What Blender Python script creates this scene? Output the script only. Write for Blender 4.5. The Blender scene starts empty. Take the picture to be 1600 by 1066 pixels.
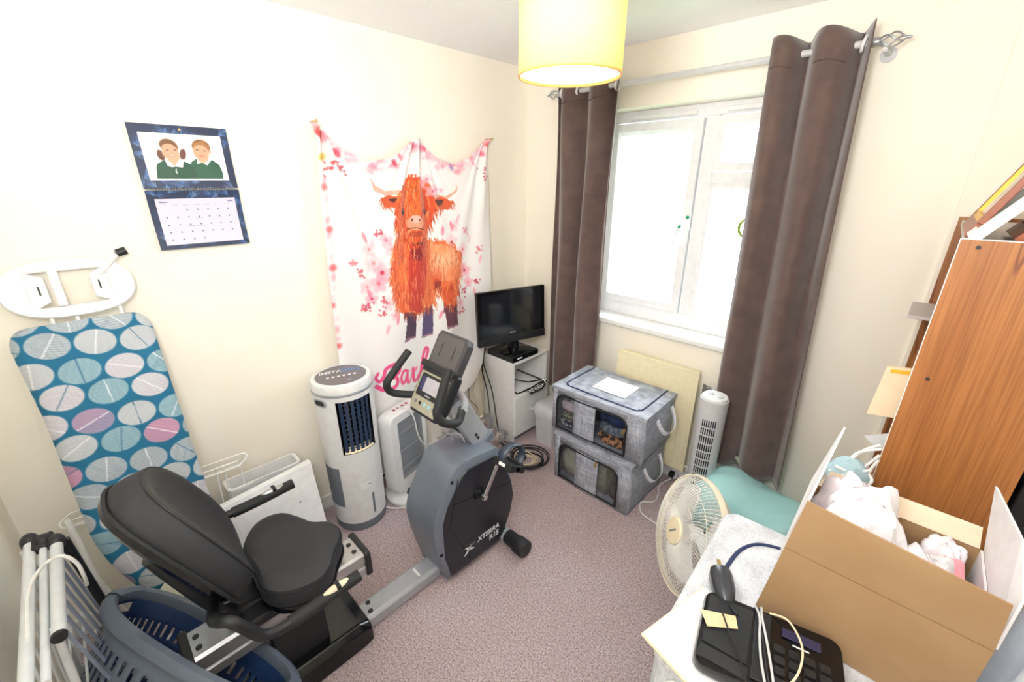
import bpy, math, random
import numpy as np
from mathutils import Vector, Matrix
random.seed(7)
rng = np.random.default_rng(5)
S = bpy.context.scene
COL = S.collection
PI = math.pi

# ---------------------------------------------------------------- camera
F = 665.0
yaw, pitch, roll = math.radians(-44.3), math.radians(20.8), math.radians(0.12)
fw = Vector((math.sin(yaw)*math.cos(pitch), math.cos(yaw)*math.cos(pitch), -math.sin(pitch)))
r0 = fw.cross(Vector((0, 0, 1))).normalized()
u0 = r0.cross(fw)
rt = r0*math.cos(roll) + u0*math.sin(roll)
up = -r0*math.sin(roll) + u0*math.cos(roll)
CAM = Vector((0, 0, 1.75))
cd = bpy.data.cameras.new('camera')
cam = bpy.data.objects.new('camera', cd)
COL.objects.link(cam)
cd.sensor_width = 36
cd.lens = 36*F/1600
cd.clip_start = 0.02
m = Matrix((rt, up, -fw)).transposed().to_4x4()
m.translation = CAM
cam.matrix_world = m
S.camera = cam

# ---------------------------------------------------------------- world, lights, exposure
S.view_settings.view_transform = 'Standard'
S.view_settings.look = 'None'
S.view_settings.gamma = 1
S.view_settings.use_curve_mapping = False
S.view_settings.exposure = 0.25
S.cycles.max_bounces = 10
S.cycles.diffuse_bounces = 6
S.cycles.transparent_max_bounces = 12
S.cycles.sample_clamp_indirect = 6
W = bpy.data.worlds.new('sky')
S.world = W
W.use_nodes = True
bg = W.node_tree.nodes['Background']
bg.inputs[0].default_value = (0.86, 0.93, 1.0, 1)
bg.inputs[1].default_value = 10.0

def area(name, loc, aim, sx, sy, power, color, portal=False):
    l = bpy.data.lights.new(name, 'AREA')
    l.shape = 'RECTANGLE'
    l.size, l.size_y = sx, sy
    l.energy = power
    l.color = color
    o = bpy.data.objects.new(name, l)
    COL.objects.link(o)
    o.location = loc
    d = Vector(aim) - Vector(loc)
    o.rotation_euler = d.to_track_quat('-Z', 'Y').to_euler()
    if portal:
        l.cycles.is_portal = True
    return o
area('window_portal', (-0.98, 2.47, 1.53), (-0.98, 0, 1.53), 1.16, 1.2, 1, (1, 1, 1), True)
# added fill lights above and behind the camera, one aimed at the ceiling
area('fill_light_ceiling', (-0.30, -0.12, 1.98), (-0.75, 0.75, 2.4), 0.35, 0.35, 25, (1.0, 0.99, 0.975))
area('fill_light_wall', (0.05, -0.34, 1.75), (-1.5, 1.6, 0.7), 0.6, 0.9, 10, (1.0, 0.99, 0.975))

# ---------------------------------------------------------------- materials
def lin(c):
    c = np.asarray(c, float)
    c = c/255.0
    return np.where(c <= 0.04045, c/12.92, ((c+0.055)/1.055)**2.4)
def rgba(c):
    l = lin(c)
    return (float(l[0]), float(l[1]), float(l[2]), 1)
MATS = {}
def mat(name, c, rough=0.6, metal=0.0, c2=None, scale=30, mixlo=0.35, mixhi=0.65, bump=0.0, bscale=None,
        stretch=None, emit=0, spec=0.5, sheen=0, detail=4, coat=0):
    if name in MATS:
        return MATS[name]
    M = bpy.data.materials.new(name)
    M.use_nodes = True
    nt = M.node_tree
    b = nt.nodes['Principled BSDF']
    b.inputs['Base Color'].default_value = rgba(c)
    b.inputs['Roughness'].default_value = rough
    b.inputs['Metallic'].default_value = metal
    b.inputs['Specular IOR Level'].default_value = spec
    if sheen:
        b.inputs['Sheen Weight'].default_value = sheen
    if coat:
        b.inputs['Coat Weight'].default_value = coat
        b.inputs['Coat Roughness'].default_value = 0.15
    if emit:
        b.inputs['Emission Color'].default_value = rgba(c)
        b.inputs['Emission Strength'].default_value = emit
    tc = nt.nodes.new('ShaderNodeTexCoord')
    mp = nt.nodes.new('ShaderNodeMapping')
    nt.links.new(tc.outputs['Object'], mp.inputs[0])
    if stretch:
        mp.inputs['Scale'].default_value = stretch
    n = nt.nodes.new('ShaderNodeTexNoise')
    n.inputs['Scale'].default_value = scale
    n.inputs['Detail'].default_value = detail
    nt.links.new(mp.outputs[0], n.inputs['Vector'])
    r = nt.nodes.new('ShaderNodeValToRGB')
    r.color_ramp.elements[0].position = mixlo
    r.color_ramp.elements[1].position = mixhi
    cc = np.array(c, float)
    r.color_ramp.elements[0].color = rgba(c)
    r.color_ramp.elements[1].color = rgba(c2 if c2 is not None else np.clip(cc*0.97, 0, 255))
    nt.links.new(n.outputs['Fac'], r.inputs[0])
    nt.links.new(r.outputs[0], b.inputs['Base Color'])
    if bump:
        n2 = nt.nodes.new('ShaderNodeTexNoise')
        n2.inputs['Scale'].default_value = bscale or scale
        n2.inputs['Detail'].default_value = 3
        nt.links.new(mp.outputs[0], n2.inputs['Vector'])
        bp = nt.nodes.new('ShaderNodeBump')
        bp.inputs['Strength'].default_value = bump
        bp.inputs['Distance'].default_value = 0.004
        nt.links.new(n2.outputs['Fac'], bp.inputs['Height'])
        nt.links.new(bp.outputs[0], b.inputs['Normal'])
    MATS[name] = M
    return M

def tweed(name, a, b_):
    """woven linen look: two stretched noises crossed"""
    M = bpy.data.materials.new(name)
    M.use_nodes = True
    nt = M.node_tree
    b = nt.nodes['Principled BSDF']
    b.inputs['Roughness'].default_value = 0.9
    tc = nt.nodes.new('ShaderNodeTexCoord')
    outs = []
    for s in ((18, 18, 260), (260, 260, 18)):
        mp = nt.nodes.new('ShaderNodeMapping')
        mp.inputs['Scale'].default_value = s
        nt.links.new(tc.outputs['Object'], mp.inputs[0])
        n = nt.nodes.new('ShaderNodeTexNoise')
        n.inputs['Scale'].default_value = 1.0
        n.inputs['Detail'].default_value = 3
        nt.links.new(mp.outputs[0], n.inputs['Vector'])
        outs.append(n)
    ad = nt.nodes.new('ShaderNodeMath')
    ad.operation = 'ADD'
    nt.links.new(outs[0].outputs['Fac'], ad.inputs[0])
    nt.links.new(outs[1].outputs['Fac'], ad.inputs[1])
    r = nt.nodes.new('ShaderNodeValToRGB')
    r.color_ramp.elements[0].position = 0.38
    r.color_ramp.elements[1].position = 0.62
    r.color_ramp.elements[0].color = rgba(a)
    r.color_ramp.elements[1].color = rgba(b_)
    hf = nt.nodes.new('ShaderNodeMath')
    hf.operation = 'MULTIPLY'
    hf.inputs[1].default_value = 0.5
    nt.links.new(ad.outputs[0], hf.inputs[0])
    nt.links.new(hf.outputs[0], r.inputs[0])
    nt.links.new(r.outputs[0], b.inputs['Base Color'])
    bp = nt.nodes.new('ShaderNodeBump')
    bp.inputs['Strength'].default_value = 0.25
    bp.inputs['Distance'].default_value = 0.002
    nt.links.new(hf.outputs[0], bp.inputs['Height'])
    nt.links.new(bp.outputs[0], b.inputs['Normal'])
    MATS[name] = M
    return M

def wood(name, a, b_, dark):
    M = bpy.data.materials.new(name)
    M.use_nodes = True
    nt = M.node_tree
    b = nt.nodes['Principled BSDF']
    b.inputs['Roughness'].default_value = 0.42
    tc = nt.nodes.new('ShaderNodeTexCoord')
    mp = nt.nodes.new('ShaderNodeMapping')
    mp.inputs['Scale'].default_value = (9, 9, 0.55)
    mp.inputs['Rotation'].default_value = (0, 0.04, 0)
    nt.links.new(tc.outputs['Object'], mp.inputs[0])
    n = nt.nodes.new('ShaderNodeTexNoise')
    n.inputs['Scale'].default_value = 1.6
    n.inputs['Detail'].default_value = 2
    nt.links.new(mp.outputs[0], n.inputs['Vector'])
    ml = nt.nodes.new('ShaderNodeMath'); ml.operation = 'MULTIPLY'; ml.inputs[1].default_value = 3
    nt.links.new(n.outputs['Fac'], ml.inputs[0])
    fr = nt.nodes.new('ShaderNodeMath'); fr.operation = 'FRACT'
    nt.links.new(ml.outputs[0], fr.inputs[0])
    r = nt.nodes.new('ShaderNodeValToRGB')
    e = r.color_ramp.elements
    e[0].position = 0.0; e[0].color = rgba(b_)
    e[1].position = 1.0; e[1].color = rgba(b_)
    x = e.new(0.45); x.color = rgba(a)
    x = e.new(0.93); x.color = rgba(a)
    x = e.new(0.97); x.color = rgba(dark)
    nt.links.new(fr.outputs[0], r.inputs[0])
    mp2 = nt.nodes.new('ShaderNodeMapping')
    mp2.inputs['Scale'].default_value = (220, 220, 5)
    nt.links.new(tc.outputs['Object'], mp2.inputs[0])
    n2 = nt.nodes.new('ShaderNodeTexNoise')
    n2.inputs['Scale'].default_value = 1
    n2.inputs['Detail'].default_value = 2
    nt.links.new(mp2.outputs[0], n2.inputs['Vector'])
    mx = nt.nodes.new('ShaderNodeMixRGB')
    mx.blend_type = 'MULTIPLY'
    mx.inputs[0].default_value = 0.6
    nt.links.new(r.outputs[0], mx.inputs[1])
    r2 = nt.nodes.new('ShaderNodeValToRGB')
    r2.color_ramp.elements[0].position = 0.35
    r2.color_ramp.elements[0].color = (0.55, 0.5, 0.45, 1)
    r2.color_ramp.elements[1].position = 0.6
    r2.color_ramp.elements[1].color = (1, 1, 1, 1)
    nt.links.new(n2.outputs['Fac'], r2.inputs[0])
    nt.links.new(r2.outputs[0], mx.inputs[2])
    nt.links.new(mx.outputs[0], b.inputs['Base Color'])
    MATS[name] = M
    return M

def glassy(name, tint=(255, 255, 255), alpha=0.12, rough=0.03):
    M = bpy.data.materials.new(name)
    M.use_nodes = True
    nt = M.node_tree
    nt.nodes.clear()
    out = nt.nodes.new('ShaderNodeOutputMaterial')
    tr = nt.nodes.new('ShaderNodeBsdfTransparent')
    tr.inputs[0].default_value = rgba(tint)
    gl = nt.nodes.new('ShaderNodeBsdfGlossy')
    gl.inputs['Roughness'].default_value = rough
    mx = nt.nodes.new('ShaderNodeMixShader')
    mx.inputs[0].default_value = alpha
    nt.links.new(tr.outputs[0], mx.inputs[1])
    nt.links.new(gl.outputs[0], mx.inputs[2])
    nt.links.new(mx.outputs[0], out.inputs[0])
    MATS[name] = M
    return M

def cmat(name, rough=0.8, sheen=0, bump=0.0, bscale=400):
    M = bpy.data.materials.new(name)
    M.use_nodes = True
    nt = M.node_tree
    b = nt.nodes['Principled BSDF']
    b.inputs['Roughness'].default_value = rough
    b.inputs['Sheen Weight'].default_value = sheen
    a = nt.nodes.new('ShaderNodeAttribute')
    a.attribute_name = 'print'
    nt.links.new(a.outputs['Color'], b.inputs['Base Color'])
    if bump:
        tc = nt.nodes.new('ShaderNodeTexCoord')
        n2 = nt.nodes.new('ShaderNodeTexNoise')
        n2.inputs['Scale'].default_value = bscale
        nt.links.new(tc.outputs['Object'], n2.inputs['Vector'])
        bp = nt.nodes.new('ShaderNodeBump')
        bp.inputs['Strength'].default_value = bump
        bp.inputs['Distance'].default_value = 0.002
        nt.links.new(n2.outputs['Fac'], bp.inputs['Height'])
        nt.links.new(bp.outputs[0], b.inputs['Normal'])
    MATS[name] = M
    return M

m_wall = mat('wall_paint', (247, 242, 229), 0.85, c2=(246, 240, 226), scale=6, bump=0.06, bscale=160)
m_ceil = mat('ceiling_paint', (250, 250, 252), 0.9, c2=(245, 246, 250), scale=90, bump=0.6, bscale=110)
m_white = mat('white_gloss_paint', (240, 240, 238), 0.35)
m_upvc = mat('white_window_plastic', (236, 238, 240), 0.3)
m_plast = mat('white_plastic', (232, 232, 232), 0.35)
m_cream = mat('cream_plastic', (236, 222, 190), 0.35)
m_grey = mat('grey_plastic', (110, 116, 126), 0.45)
m_lgrey = mat('light_grey_plastic', (205, 206, 208), 0.45)
m_black = mat('black_plastic', (22, 23, 26), 0.45, c2=(28, 29, 33), scale=300, bump=0.15, bscale=900)
m_gloss = mat('black_gloss', (12, 13, 16), 0.12)
m_rubber = mat('black_rubber', (30, 31, 33), 0.65, bump=0.2, bscale=700)
m_vinyl = mat('black_vinyl', (36, 37, 41), 0.5, c2=(42, 43, 47), scale=500, bump=0.35, bscale=1500)
m_silver = mat('silver_paint', (176, 180, 186), 0.35, 0.35)
m_alu = mat('brushed_aluminium', (190, 190, 190), 0.32, 0.75, c2=(172, 172, 174), scale=20, stretch=(20, 0.6, 20))
m_chrome = mat('chrome', (200, 200, 202), 0.15, 1.0)
m_brass = mat('brass', (214, 178, 120), 0.3, 0.9)
m_rad = mat('radiator_enamel', (236, 226, 190), 0.35)
m_tweed = tweed('grey_linen_weave', (122, 127, 138), (186, 190, 200))
m_tweedl = tweed('pale_linen_weave', (186, 189, 194), (226, 228, 232))
m_navy = mat('navy_piping', (30, 44, 84), 0.5)
m_blackcord = mat('black_cable_rubber', (24, 24, 26), 0.45)
m_whitecord = mat('white_cable_rubber', (236, 236, 234), 0.4)
m_creamcord = mat('cream_cable_rubber', (226, 214, 180), 0.4)
m_paper = mat('white_paper', (244, 244, 246), 0.75)
m_card = mat('brown_cardboard', (162, 130, 94), 0.85, c2=(154, 122, 86), scale=8, bump=0.1, bscale=300)
m_cardw = mat('white_cardboard', (238, 236, 238), 0.7)
m_velvet = mat('brown_velvet', (98, 78, 72), 0.85, c2=(84, 66, 62), scale=14, sheen=0.5, bump=0.2, bscale=300)
m_wood = wood('teak_laminate', (164, 106, 56), (150, 92, 46), (112, 64, 34))
m_woodred = wood('red_wood', (150, 72, 36), (126, 56, 28), (80, 36, 20))
m_teal = mat('teal_cotton', (186, 240, 242), 0.85, c2=(174, 234, 237), scale=7, bump=0.15, bscale=60)
m_blueplast = mat('dark_blue_plastic', (32, 58, 100), 0.4)
m_baskgrey = mat('slate_basket_plastic', (104, 114, 128), 0.35)
m_glass = glassy('window_glass', (252, 255, 255), 0.05)
m_film = glassy('clear_vinyl_film', (235, 238, 240), 0.08, 0.12)
m_wrap = glassy('crumpled_polythene_film', (244, 244, 248), 0.3, 0.12)
m_gold = mat('gold_leaf', (222, 168, 60), 0.4, 0.5)

# carpet: speckled mauve brown pile
def carpet():
    M = bpy.data.materials.new('speckled_carpet')
    M.use_nodes = True
    nt = M.node_tree
    b = nt.nodes['Principled BSDF']
    b.inputs['Roughness'].default_value = 1
    b.inputs['Specular IOR Level'].default_value = 0.1
    tc = nt.nodes.new('ShaderNodeTexCoord')
    n = nt.nodes.new('ShaderNodeTexNoise')
    n.inputs['Scale'].default_value = 150
    n.inputs['Detail'].default_value = 5
    n.inputs['Roughness'].default_value = 0.75
    nt.links.new(tc.outputs['Object'], n.inputs['Vector'])
    r = nt.nodes.new('ShaderNodeValToRGB')
    e = r.color_ramp.elements
    e[0].position = 0.32; e[0].color = rgba((92, 74, 76))
    e[1].position = 0.68; e[1].color = rgba((238, 226, 230))
    x = e.new(0.5); x.color = rgba((190, 172, 175))
    nt.links.new(n.outputs['Fac'], r.inputs[0])
    n3 = nt.nodes.new('ShaderNodeTexNoise')
    n3.inputs['Scale'].default_value = 5
    nt.links.new(tc.outputs['Object'], n3.inputs['Vector'])
    r3 = nt.nodes.new('ShaderNodeValToRGB')
    r3.color_ramp.elements[0].color = (0.86, 0.82, 0.78, 1)
    r3.color_ramp.elements[1].color = (1, 1, 1, 1)
    nt.links.new(n3.outputs['Fac'], r3.inputs[0])
    mx = nt.nodes.new('ShaderNodeMixRGB'); mx.blend_type = 'MULTIPLY'; mx.inputs[0].default_value = 1
    nt.links.new(r.outputs[0], mx.inputs[1]); nt.links.new(r3.outputs[0], mx.inputs[2])
    nt.links.new(mx.outputs[0], b.inputs['Base Color'])
    bp = nt.nodes.new('ShaderNodeBump')
    bp.inputs['Strength'].default_value = 0.7
    bp.inputs['Distance'].default_value = 0.006
    nt.links.new(n.outputs['Fac'], bp.inputs['Height'])
    nt.links.new(bp.outputs[0], b.inputs['Normal'])
    return M
m_carpet = carpet()

# ---------------------------------------------------------------- mesh builder
ORG = {}
class B:
    def __init__(s, M=None):
        s.v = []; s.f = []; s.M = M
    def add(s, vs, fs):
        o = len(s.v)
        if s.M is not None:
            vs = [s.M @ Vector(p) for p in vs]
        s.v += [tuple(p) for p in vs]
        s.f += [tuple(i+o for i in f) for f in fs]
        return s
    def box(s, x0, x1, y0, y1, z0, z1):
        vs = [(x, y, z) for z in (z0, z1) for y in (y0, y1) for x in (x0, x1)]
        return s.add(vs, [(0, 2, 3, 1), (4, 5, 7, 6), (0, 1, 5, 4), (2, 6, 7, 3), (0, 4, 6, 2), (1, 3, 7, 5)])
    def bar(s, p0, p1, w, h, upv=(0, 0, 1)):
        p0 = Vector(p0); p1 = Vector(p1)
        d = (p1-p0).normalized(); a = d.cross(Vector(upv))
        if a.length < 1e-4: a = d.cross(Vector((1, 0, 0)))
        a.normalize(); b = a.cross(d)
        vs = []
        for p in (p0, p1):
            for i, j in ((-1, -1), (1, -1), (1, 1), (-1, 1)):
                vs.append(p + a*i*w/2 + b*j*h/2)
        return s.add(vs, [(0, 1, 2, 3), (7, 6, 5, 4), (0, 4, 5, 1), (1, 5, 6, 2), (2, 6, 7, 3), (3, 7, 4, 0)])
    def tube(s, pts, r, n=10, closed=False, caps=True, flat=None):
        pts = [Vector(p) for p in pts]
        k = len(pts)
        rs = r if isinstance(r, (list, tuple)) else [r]*k
        vs = []; prev = None
        for i, p in enumerate(pts):
            if closed: d = pts[(i+1) % k]-pts[i-1]
            else: d = pts[min(i+1, k-1)]-pts[max(i-1, 0)]
            if d.length < 1e-9: d = Vector((0, 0, 1))
            d.normalize()
            if prev is None:
                a = d.cross(Vector((0, 0, 1)))
                if a.length < 0.05: a = d.cross(Vector((1, 0, 0)))
            else:
                a = prev - d*prev.dot(d)
            a.normalize(); prev = a; b = d.cross(a)
            for j in range(n):
                t = 2*PI*j/n
                q = flat if flat else 1
                vs.append(p + a*math.cos(t)*rs[i] + b*math.sin(t)*rs[i]*q)
        fs = []
        kk = k if closed else k-1
        for i in range(kk):
            for j in range(n):
                a0 = i*n+j; a1 = i*n+(j+1) % n
                b0 = ((i+1) % k)*n+j; b1 = ((i+1) % k)*n+(j+1) % n
                fs.append((a0, a1, b1, b0))
        if caps and not closed:
            fs.append(tuple(range(n-1, -1, -1)))
            fs.append(tuple(range((k-1)*n, k*n)))
        return s.add(vs, fs)
    def cyl(s, p0, p1, r0, r1=None, n=24):
        return s.tube([p0, p1], [r0, r0 if r1 is None else r1], n)
    def lathe(s, c, prof, n=40, axis=None, sx=1, sy=1, caps=True):
        """prof: (r, z) pairs; axis optional matrix"""
        vs = []; fs = []
        k = len(prof)
        for r, z in prof:
            for j in range(n):
                t = 2*PI*j/n
                p = Vector((r*math.cos(t)*sx, r*math.sin(t)*sy, z))
                if axis is not None: p = axis @ p
                vs.append(Vector(c)+p)
        for i in range(k-1):
            for j in range(n):
                fs.append((i*n+j, i*n+(j+1) % n, (i+1)*n+(j+1) % n, (i+1)*n+j))
        if caps and prof[0][0] > 1e-6: fs.append(tuple(range(n-1, -1, -1)))
        if caps and prof[-1][0] > 1e-6: fs.append(tuple(range((k-1)*n, k*n)))
        return s.add(vs, fs)
    def prism(s, poly, f0, f1):
        """poly of 2-D points; f0/f1 map (u,v) to 3-D"""
        n = len(poly)
        vs = [f0(*p) for p in poly]+[f1(*p) for p in poly]
        fs = [tuple(range(n-1, -1, -1)), tuple(range(n, 2*n))]
        for i in range(n):
            fs.append((i, (i+1) % n, n+(i+1) % n, n+i))
        return s.add(vs, fs)
    def loft(s, rings, caps=True):
        n = len(rings[0]); k = len(rings)
        vs = [p for r in rings for p in r]
        fs = []
        for i in range(k-1):
            for j in range(n):
                fs.append((i*n+j, i*n+(j+1) % n, (i+1)*n+(j+1) % n, (i+1)*n+j))
        if caps:
            fs.append(tuple(range(n-1, -1, -1))); fs.append(tuple(range((k-1)*n, k*n)))
        return s.add(vs, fs)
    def ball(s, c, rx, ry=None, rz=None, n=16, k=10, jit=0, rnd=None):
        ry = rx if ry is None else ry; rz = rx if rz is None else rz
        vs = [(c[0], c[1], c[2]-rz)]
        for i in range(1, k):
            ph = -PI/2+PI*i/k
            for j in range(n):
                t = 2*PI*j/n
                q = 1+(jit*(rnd or random).uniform(-1, 1) if jit else 0)
                vs.append((c[0]+rx*q*math.cos(ph)*math.cos(t), c[1]+ry*q*math.cos(ph)*math.sin(t), c[2]+rz*q*math.sin(ph)))
        vs.append((c[0], c[1], c[2]+rz))
        fs = [(0, 1+(j+1) % n, 1+j) for j in range(n)]
        for i in range(k-2):
            for j in range(n):
                a = 1+i*n
                fs.append((a+j, a+(j+1) % n, a+n+(j+1) % n, a+n+j))
        t = len(vs)-1; a = 1+(k-2)*n
        fs += [(a+j, a+(j+1) % n, t) for j in range(n)]
        return s.add(vs, fs)
    def grid(s, fn, nu, nv):
        vs = [fn(i/nu, j/nv) for j in range(nv+1) for i in range(nu+1)]
        fs = [(j*(nu+1)+i, j*(nu+1)+i+1, (j+1)*(nu+1)+i+1, (j+1)*(nu+1)+i) for j in range(nv) for i in range(nu)]
        return s.add(vs, fs)
    def out(s, name, m_, parent=None, smooth=True, bevel=0, seg=2, sol=0, sub=0, angle=38):
        me = bpy.data.meshes.new(name)
        if parent is None:
            a = np.array(s.v)
            org = Vector(((a[:, 0].min()+a[:, 0].max())/2, (a[:, 1].min()+a[:, 1].max())/2, a[:, 2].min()))
        else:
            org = ORG[parent.name]
        me.from_pydata([tuple(Vector(p)-org) for p in s.v], [], s.f)
        me.materials.append(m_)
        if smooth:
            me.polygons.foreach_set('use_smooth', [True]*len(me.polygons))
            me.set_sharp_from_angle(angle=math.radians(angle))
        me.update()
        o = bpy.data.objects.new(name, me)
        COL.objects.link(o)
        ORG[o.name] = org
        if parent is None: o.location = org
        else: o.parent = parent
        if bevel:
            md = o.modifiers.new('bevel', 'BEVEL'); md.width = bevel; md.segments = seg; md.limit_method = 'ANGLE'
            md.harden_normals = False
        if sol:
            md = o.modifiers.new('solid', 'SOLIDIFY'); md.thickness = sol; md.offset = 0
        if sub:
            md = o.modifiers.new('sub', 'SUBSURF'); md.levels = sub; md.render_levels = sub
        return o

def thing(name, label, cat, loc, group=None):
    o = bpy.data.objects.new(name, None)
    o.empty_display_size = 0.05
    COL.objects.link(o)
    o.location = loc
    ORG[o.name] = Vector(loc)
    o['label'] = label; o['category'] = cat
    if group: o['group'] = group
    return o
def tag(o, label, cat, group=None, kind=None):
    o['label'] = label; o['category'] = cat
    if group: o['group'] = group
    if kind: o['kind'] = kind
    return o
def struct(o, kindlabel=None):
    o['kind'] = 'structure'
    return o

def spline(pts, n=8, closed=False):
    """Catmull-Rom through pts"""
    P = [Vector(p) for p in pts]
    k = len(P); res = []
    segs = k if closed else k-1
    for i in range(segs):
        if closed: p0, p1, p2, p3 = P[i-1], P[i], P[(i+1) % k], P[(i+2) % k]
        else: p0, p1, p2, p3 = P[max(i-1, 0)], P[i], P[i+1], P[min(i+2, k-1)]
        for j in range(n):
            t = j/n
            res.append(0.5*((2*p1)+(p2-p0)*t+(2*p0-5*p1+4*p2-p3)*t*t+(3*p1-3*p2+p3-p0)*t**3))
    if not closed: res.append(P[-1])
    return res

def text_mesh(name, txt, size, M, m_, parent, depth=0.0006, align='CENTER', shear=0, bold=0):
    c = bpy.data.curves.new(name, 'FONT')
    c.body = txt; c.size = size; c.extrude = depth; c.align_x = align; c.align_y = 'CENTER'; c.shear = shear
    c.resolution_u = 3
    c.offset = bold
    o = bpy.data.objects.new(name, c)
    COL.objects.link(o)
    bpy.context.view_layer.update()
    me = bpy.data.meshes.new_from_object(o.evaluated_get(bpy.context.evaluated_depsgraph_get()))
    bpy.data.objects.remove(o)
    org = ORG[parent.name]
    me.transform(Matrix.Translation(-org) @ M)
    me.materials.clear(); me.materials.append(m_)
    o = bpy.data.objects.new(name, me)
    COL.objects.link(o)
    o.parent = parent
    ORG[o.name] = org
    return o
def frame_m(o, x, y):
    """matrix with origin o, x axis, y axis"""
    x = Vector(x).normalized(); y = Vector(y).normalized(); z = x.cross(y).normalized(); y = z.cross(x)
    M = Matrix((x, y, z)).transposed().to_4x4(); M.translation = Vector(o)
    return M
def Tz(x, y, z=0, a=0):
    return Matrix.Translation((x, y, z)) @ Matrix.Rotation(math.radians(a), 4, 'Z')

def noise2(x, y, seed=0, octv=4):
    """cheap value noise for numpy arrays"""
    r = np.random.default_rng(seed)
    T = r.random((64, 64))
    res = np.zeros_like(x, float); amp = 1; tot = 0
    for _ in range(octv):
        xi = np.floor(x).astype(int); yi = np.floor(y).astype(int)
        fx = x-xi; fy = y-yi; fx = fx*fx*(3-2*fx); fy = fy*fy*(3-2*fy)
        a = T[yi % 64, xi % 64]; b = T[yi % 64, (xi+1) % 64]; c = T[(yi+1) % 64, xi % 64]; d = T[(yi+1) % 64, (xi+1) % 64]
        res += amp*((a*(1-fx)+b*fx)*(1-fy)+(c*(1-fx)+d*fx)*fy); tot += amp
        amp *= .5; x = x*2.03+7; y = y*2.03+3
    return res/tot

class Canvas:
    """colour raster over plane coordinates (X, Y arrays)"""
    def __init__(s, X, Y, c):
        s.X = X; s.Y = Y; s.C = np.zeros(X.shape+(3,)); s.C[:] = c
    def put(s, mask, c, a=1.0):
        m_ = np.clip(mask, 0, 1)*a
        s.C = s.C*(1-m_[..., None])+np.asarray(c, float)*m_[..., None]
    def ell(s, cx, cy, rx, ry, rot=0, c=(0, 0, 0), a=1, soft=0.08):
        t = math.radians(rot); dx = s.X-cx; dy = s.Y-cy
        u = (dx*math.cos(t)+dy*math.sin(t))/rx; v = (-dx*math.sin(t)+dy*math.cos(t))/ry
        d = np.sqrt(u*u+v*v)
        s.put((1+soft-d)/(2*soft), c, a)
    def poly(s, pts, c, a=1, wob=0, seed=1, freq=0.1):
        X = s.X; Y = s.Y
        if wob:
            X = X+(noise2(s.X*freq, s.Y*freq, seed)-.5)*2*wob; Y = Y+(noise2(s.X*freq+31, s.Y*freq, seed+1)-.5)*2*wob
        ins = np.zeros(X.shape, bool); n = len(pts)
        for i in range(n):
            x0, y0 = pts[i]; x1, y1 = pts[(i+1) % n]
            if y0 == y1: continue
            cnd = ((y0 > Y) != (y1 > Y)) & (X < (x1-x0)*(Y-y0)/(y1-y0)+x0)
            ins ^= cnd
        s.put(ins.astype(float), c, a)
        return ins
    def line(s, pts, w0, w1, c, a=1):
        pts = [(p.x, p.y) for p in spline([(q[0], q[1], 0) for q in pts], 6)]
        n = len(pts); D = np.full(s.X.shape, 9.0)
        for i in range(n-1):
            x0, y0 = pts[i]; x1, y1 = pts[i+1]; dx = x1-x0; dy = y1-y0; L = dx*dx+dy*dy+1e-12
            t = np.clip(((s.X-x0)*dx+(s.Y-y0)*dy)/L, 0, 1)
            w = w0+(w1-w0)*(i+t)/(n-1)
            D = np.minimum(D, np.hypot(s.X-x0-t*dx, s.Y-y0-t*dy)/w)
        s.put((1.15-D)/0.3, c, a)

def painted(name, P, C, m_, parent=None, sol=0):
    """P (h,w,3) positions, C (h,w,3) sRGB colours"""
    h, w = P.shape[:2]
    a = P.reshape(-1, 3)
    if parent is None: org = np.array([(a[:, 0].min()+a[:, 0].max())/2, (a[:, 1].min()+a[:, 1].max())/2, a[:, 2].min()])
    else: org = np.array(ORG[parent.name])
    idx = np.arange(h*w).reshape(h, w)
    fs = np.stack([idx[:-1, :-1], idx[:-1, 1:], idx[1:, 1:], idx[1:, :-1]], -1).reshape(-1, 4)
    me = bpy.data.meshes.new(name)
    me.vertices.add(h*w); me.vertices.foreach_set('co', (a-org).ravel())
    me.loops.add(fs.size); me.loops.foreach_set('vertex_index', fs.ravel())
    me.polygons.add(len(fs)); me.polygons.foreach_set('loop_start', np.arange(len(fs))*4)
    me.polygons.foreach_set('loop_total', np.full(len(fs), 4))
    me.update(calc_edges=True)
    me.polygons.foreach_set('use_smooth', [True]*len(fs))
    at = me.color_attributes.new('print', 'FLOAT_COLOR', 'POINT')
    col = np.ones((h*w, 4)); col[:, :3] = lin(np.clip(C.reshape(-1, 3), 0, 255))
    at.data.foreach_set('color', col.ravel())
    me.materials.append(m_)
    o = bpy.data.objects.new(name, me)
    COL.objects.link(o)
    ORG[o.name] = Vector(org)
    if parent is None: o.location = org
    else: o.parent = parent
    if sol:
        md = o.modifiers.new('solid', 'SOLIDIFY'); md.thickness = sol; md.offset = 0
    return o

def rrect(w, h, r, n=5):
    """rounded rectangle polygon centred at 0"""
    pts = []
    for cx, cy, a0 in ((w/2-r, h/2-r, 0), (-w/2+r, h/2-r, 90), (-w/2+r, -h/2+r, 180), (w/2-r, -h/2+r, 270)):
        for i in range(n+1):
            t = math.radians(a0+90*i/n)
            pts.append((cx+r*math.cos(t), cy+r*math.sin(t)))
    return pts

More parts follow.
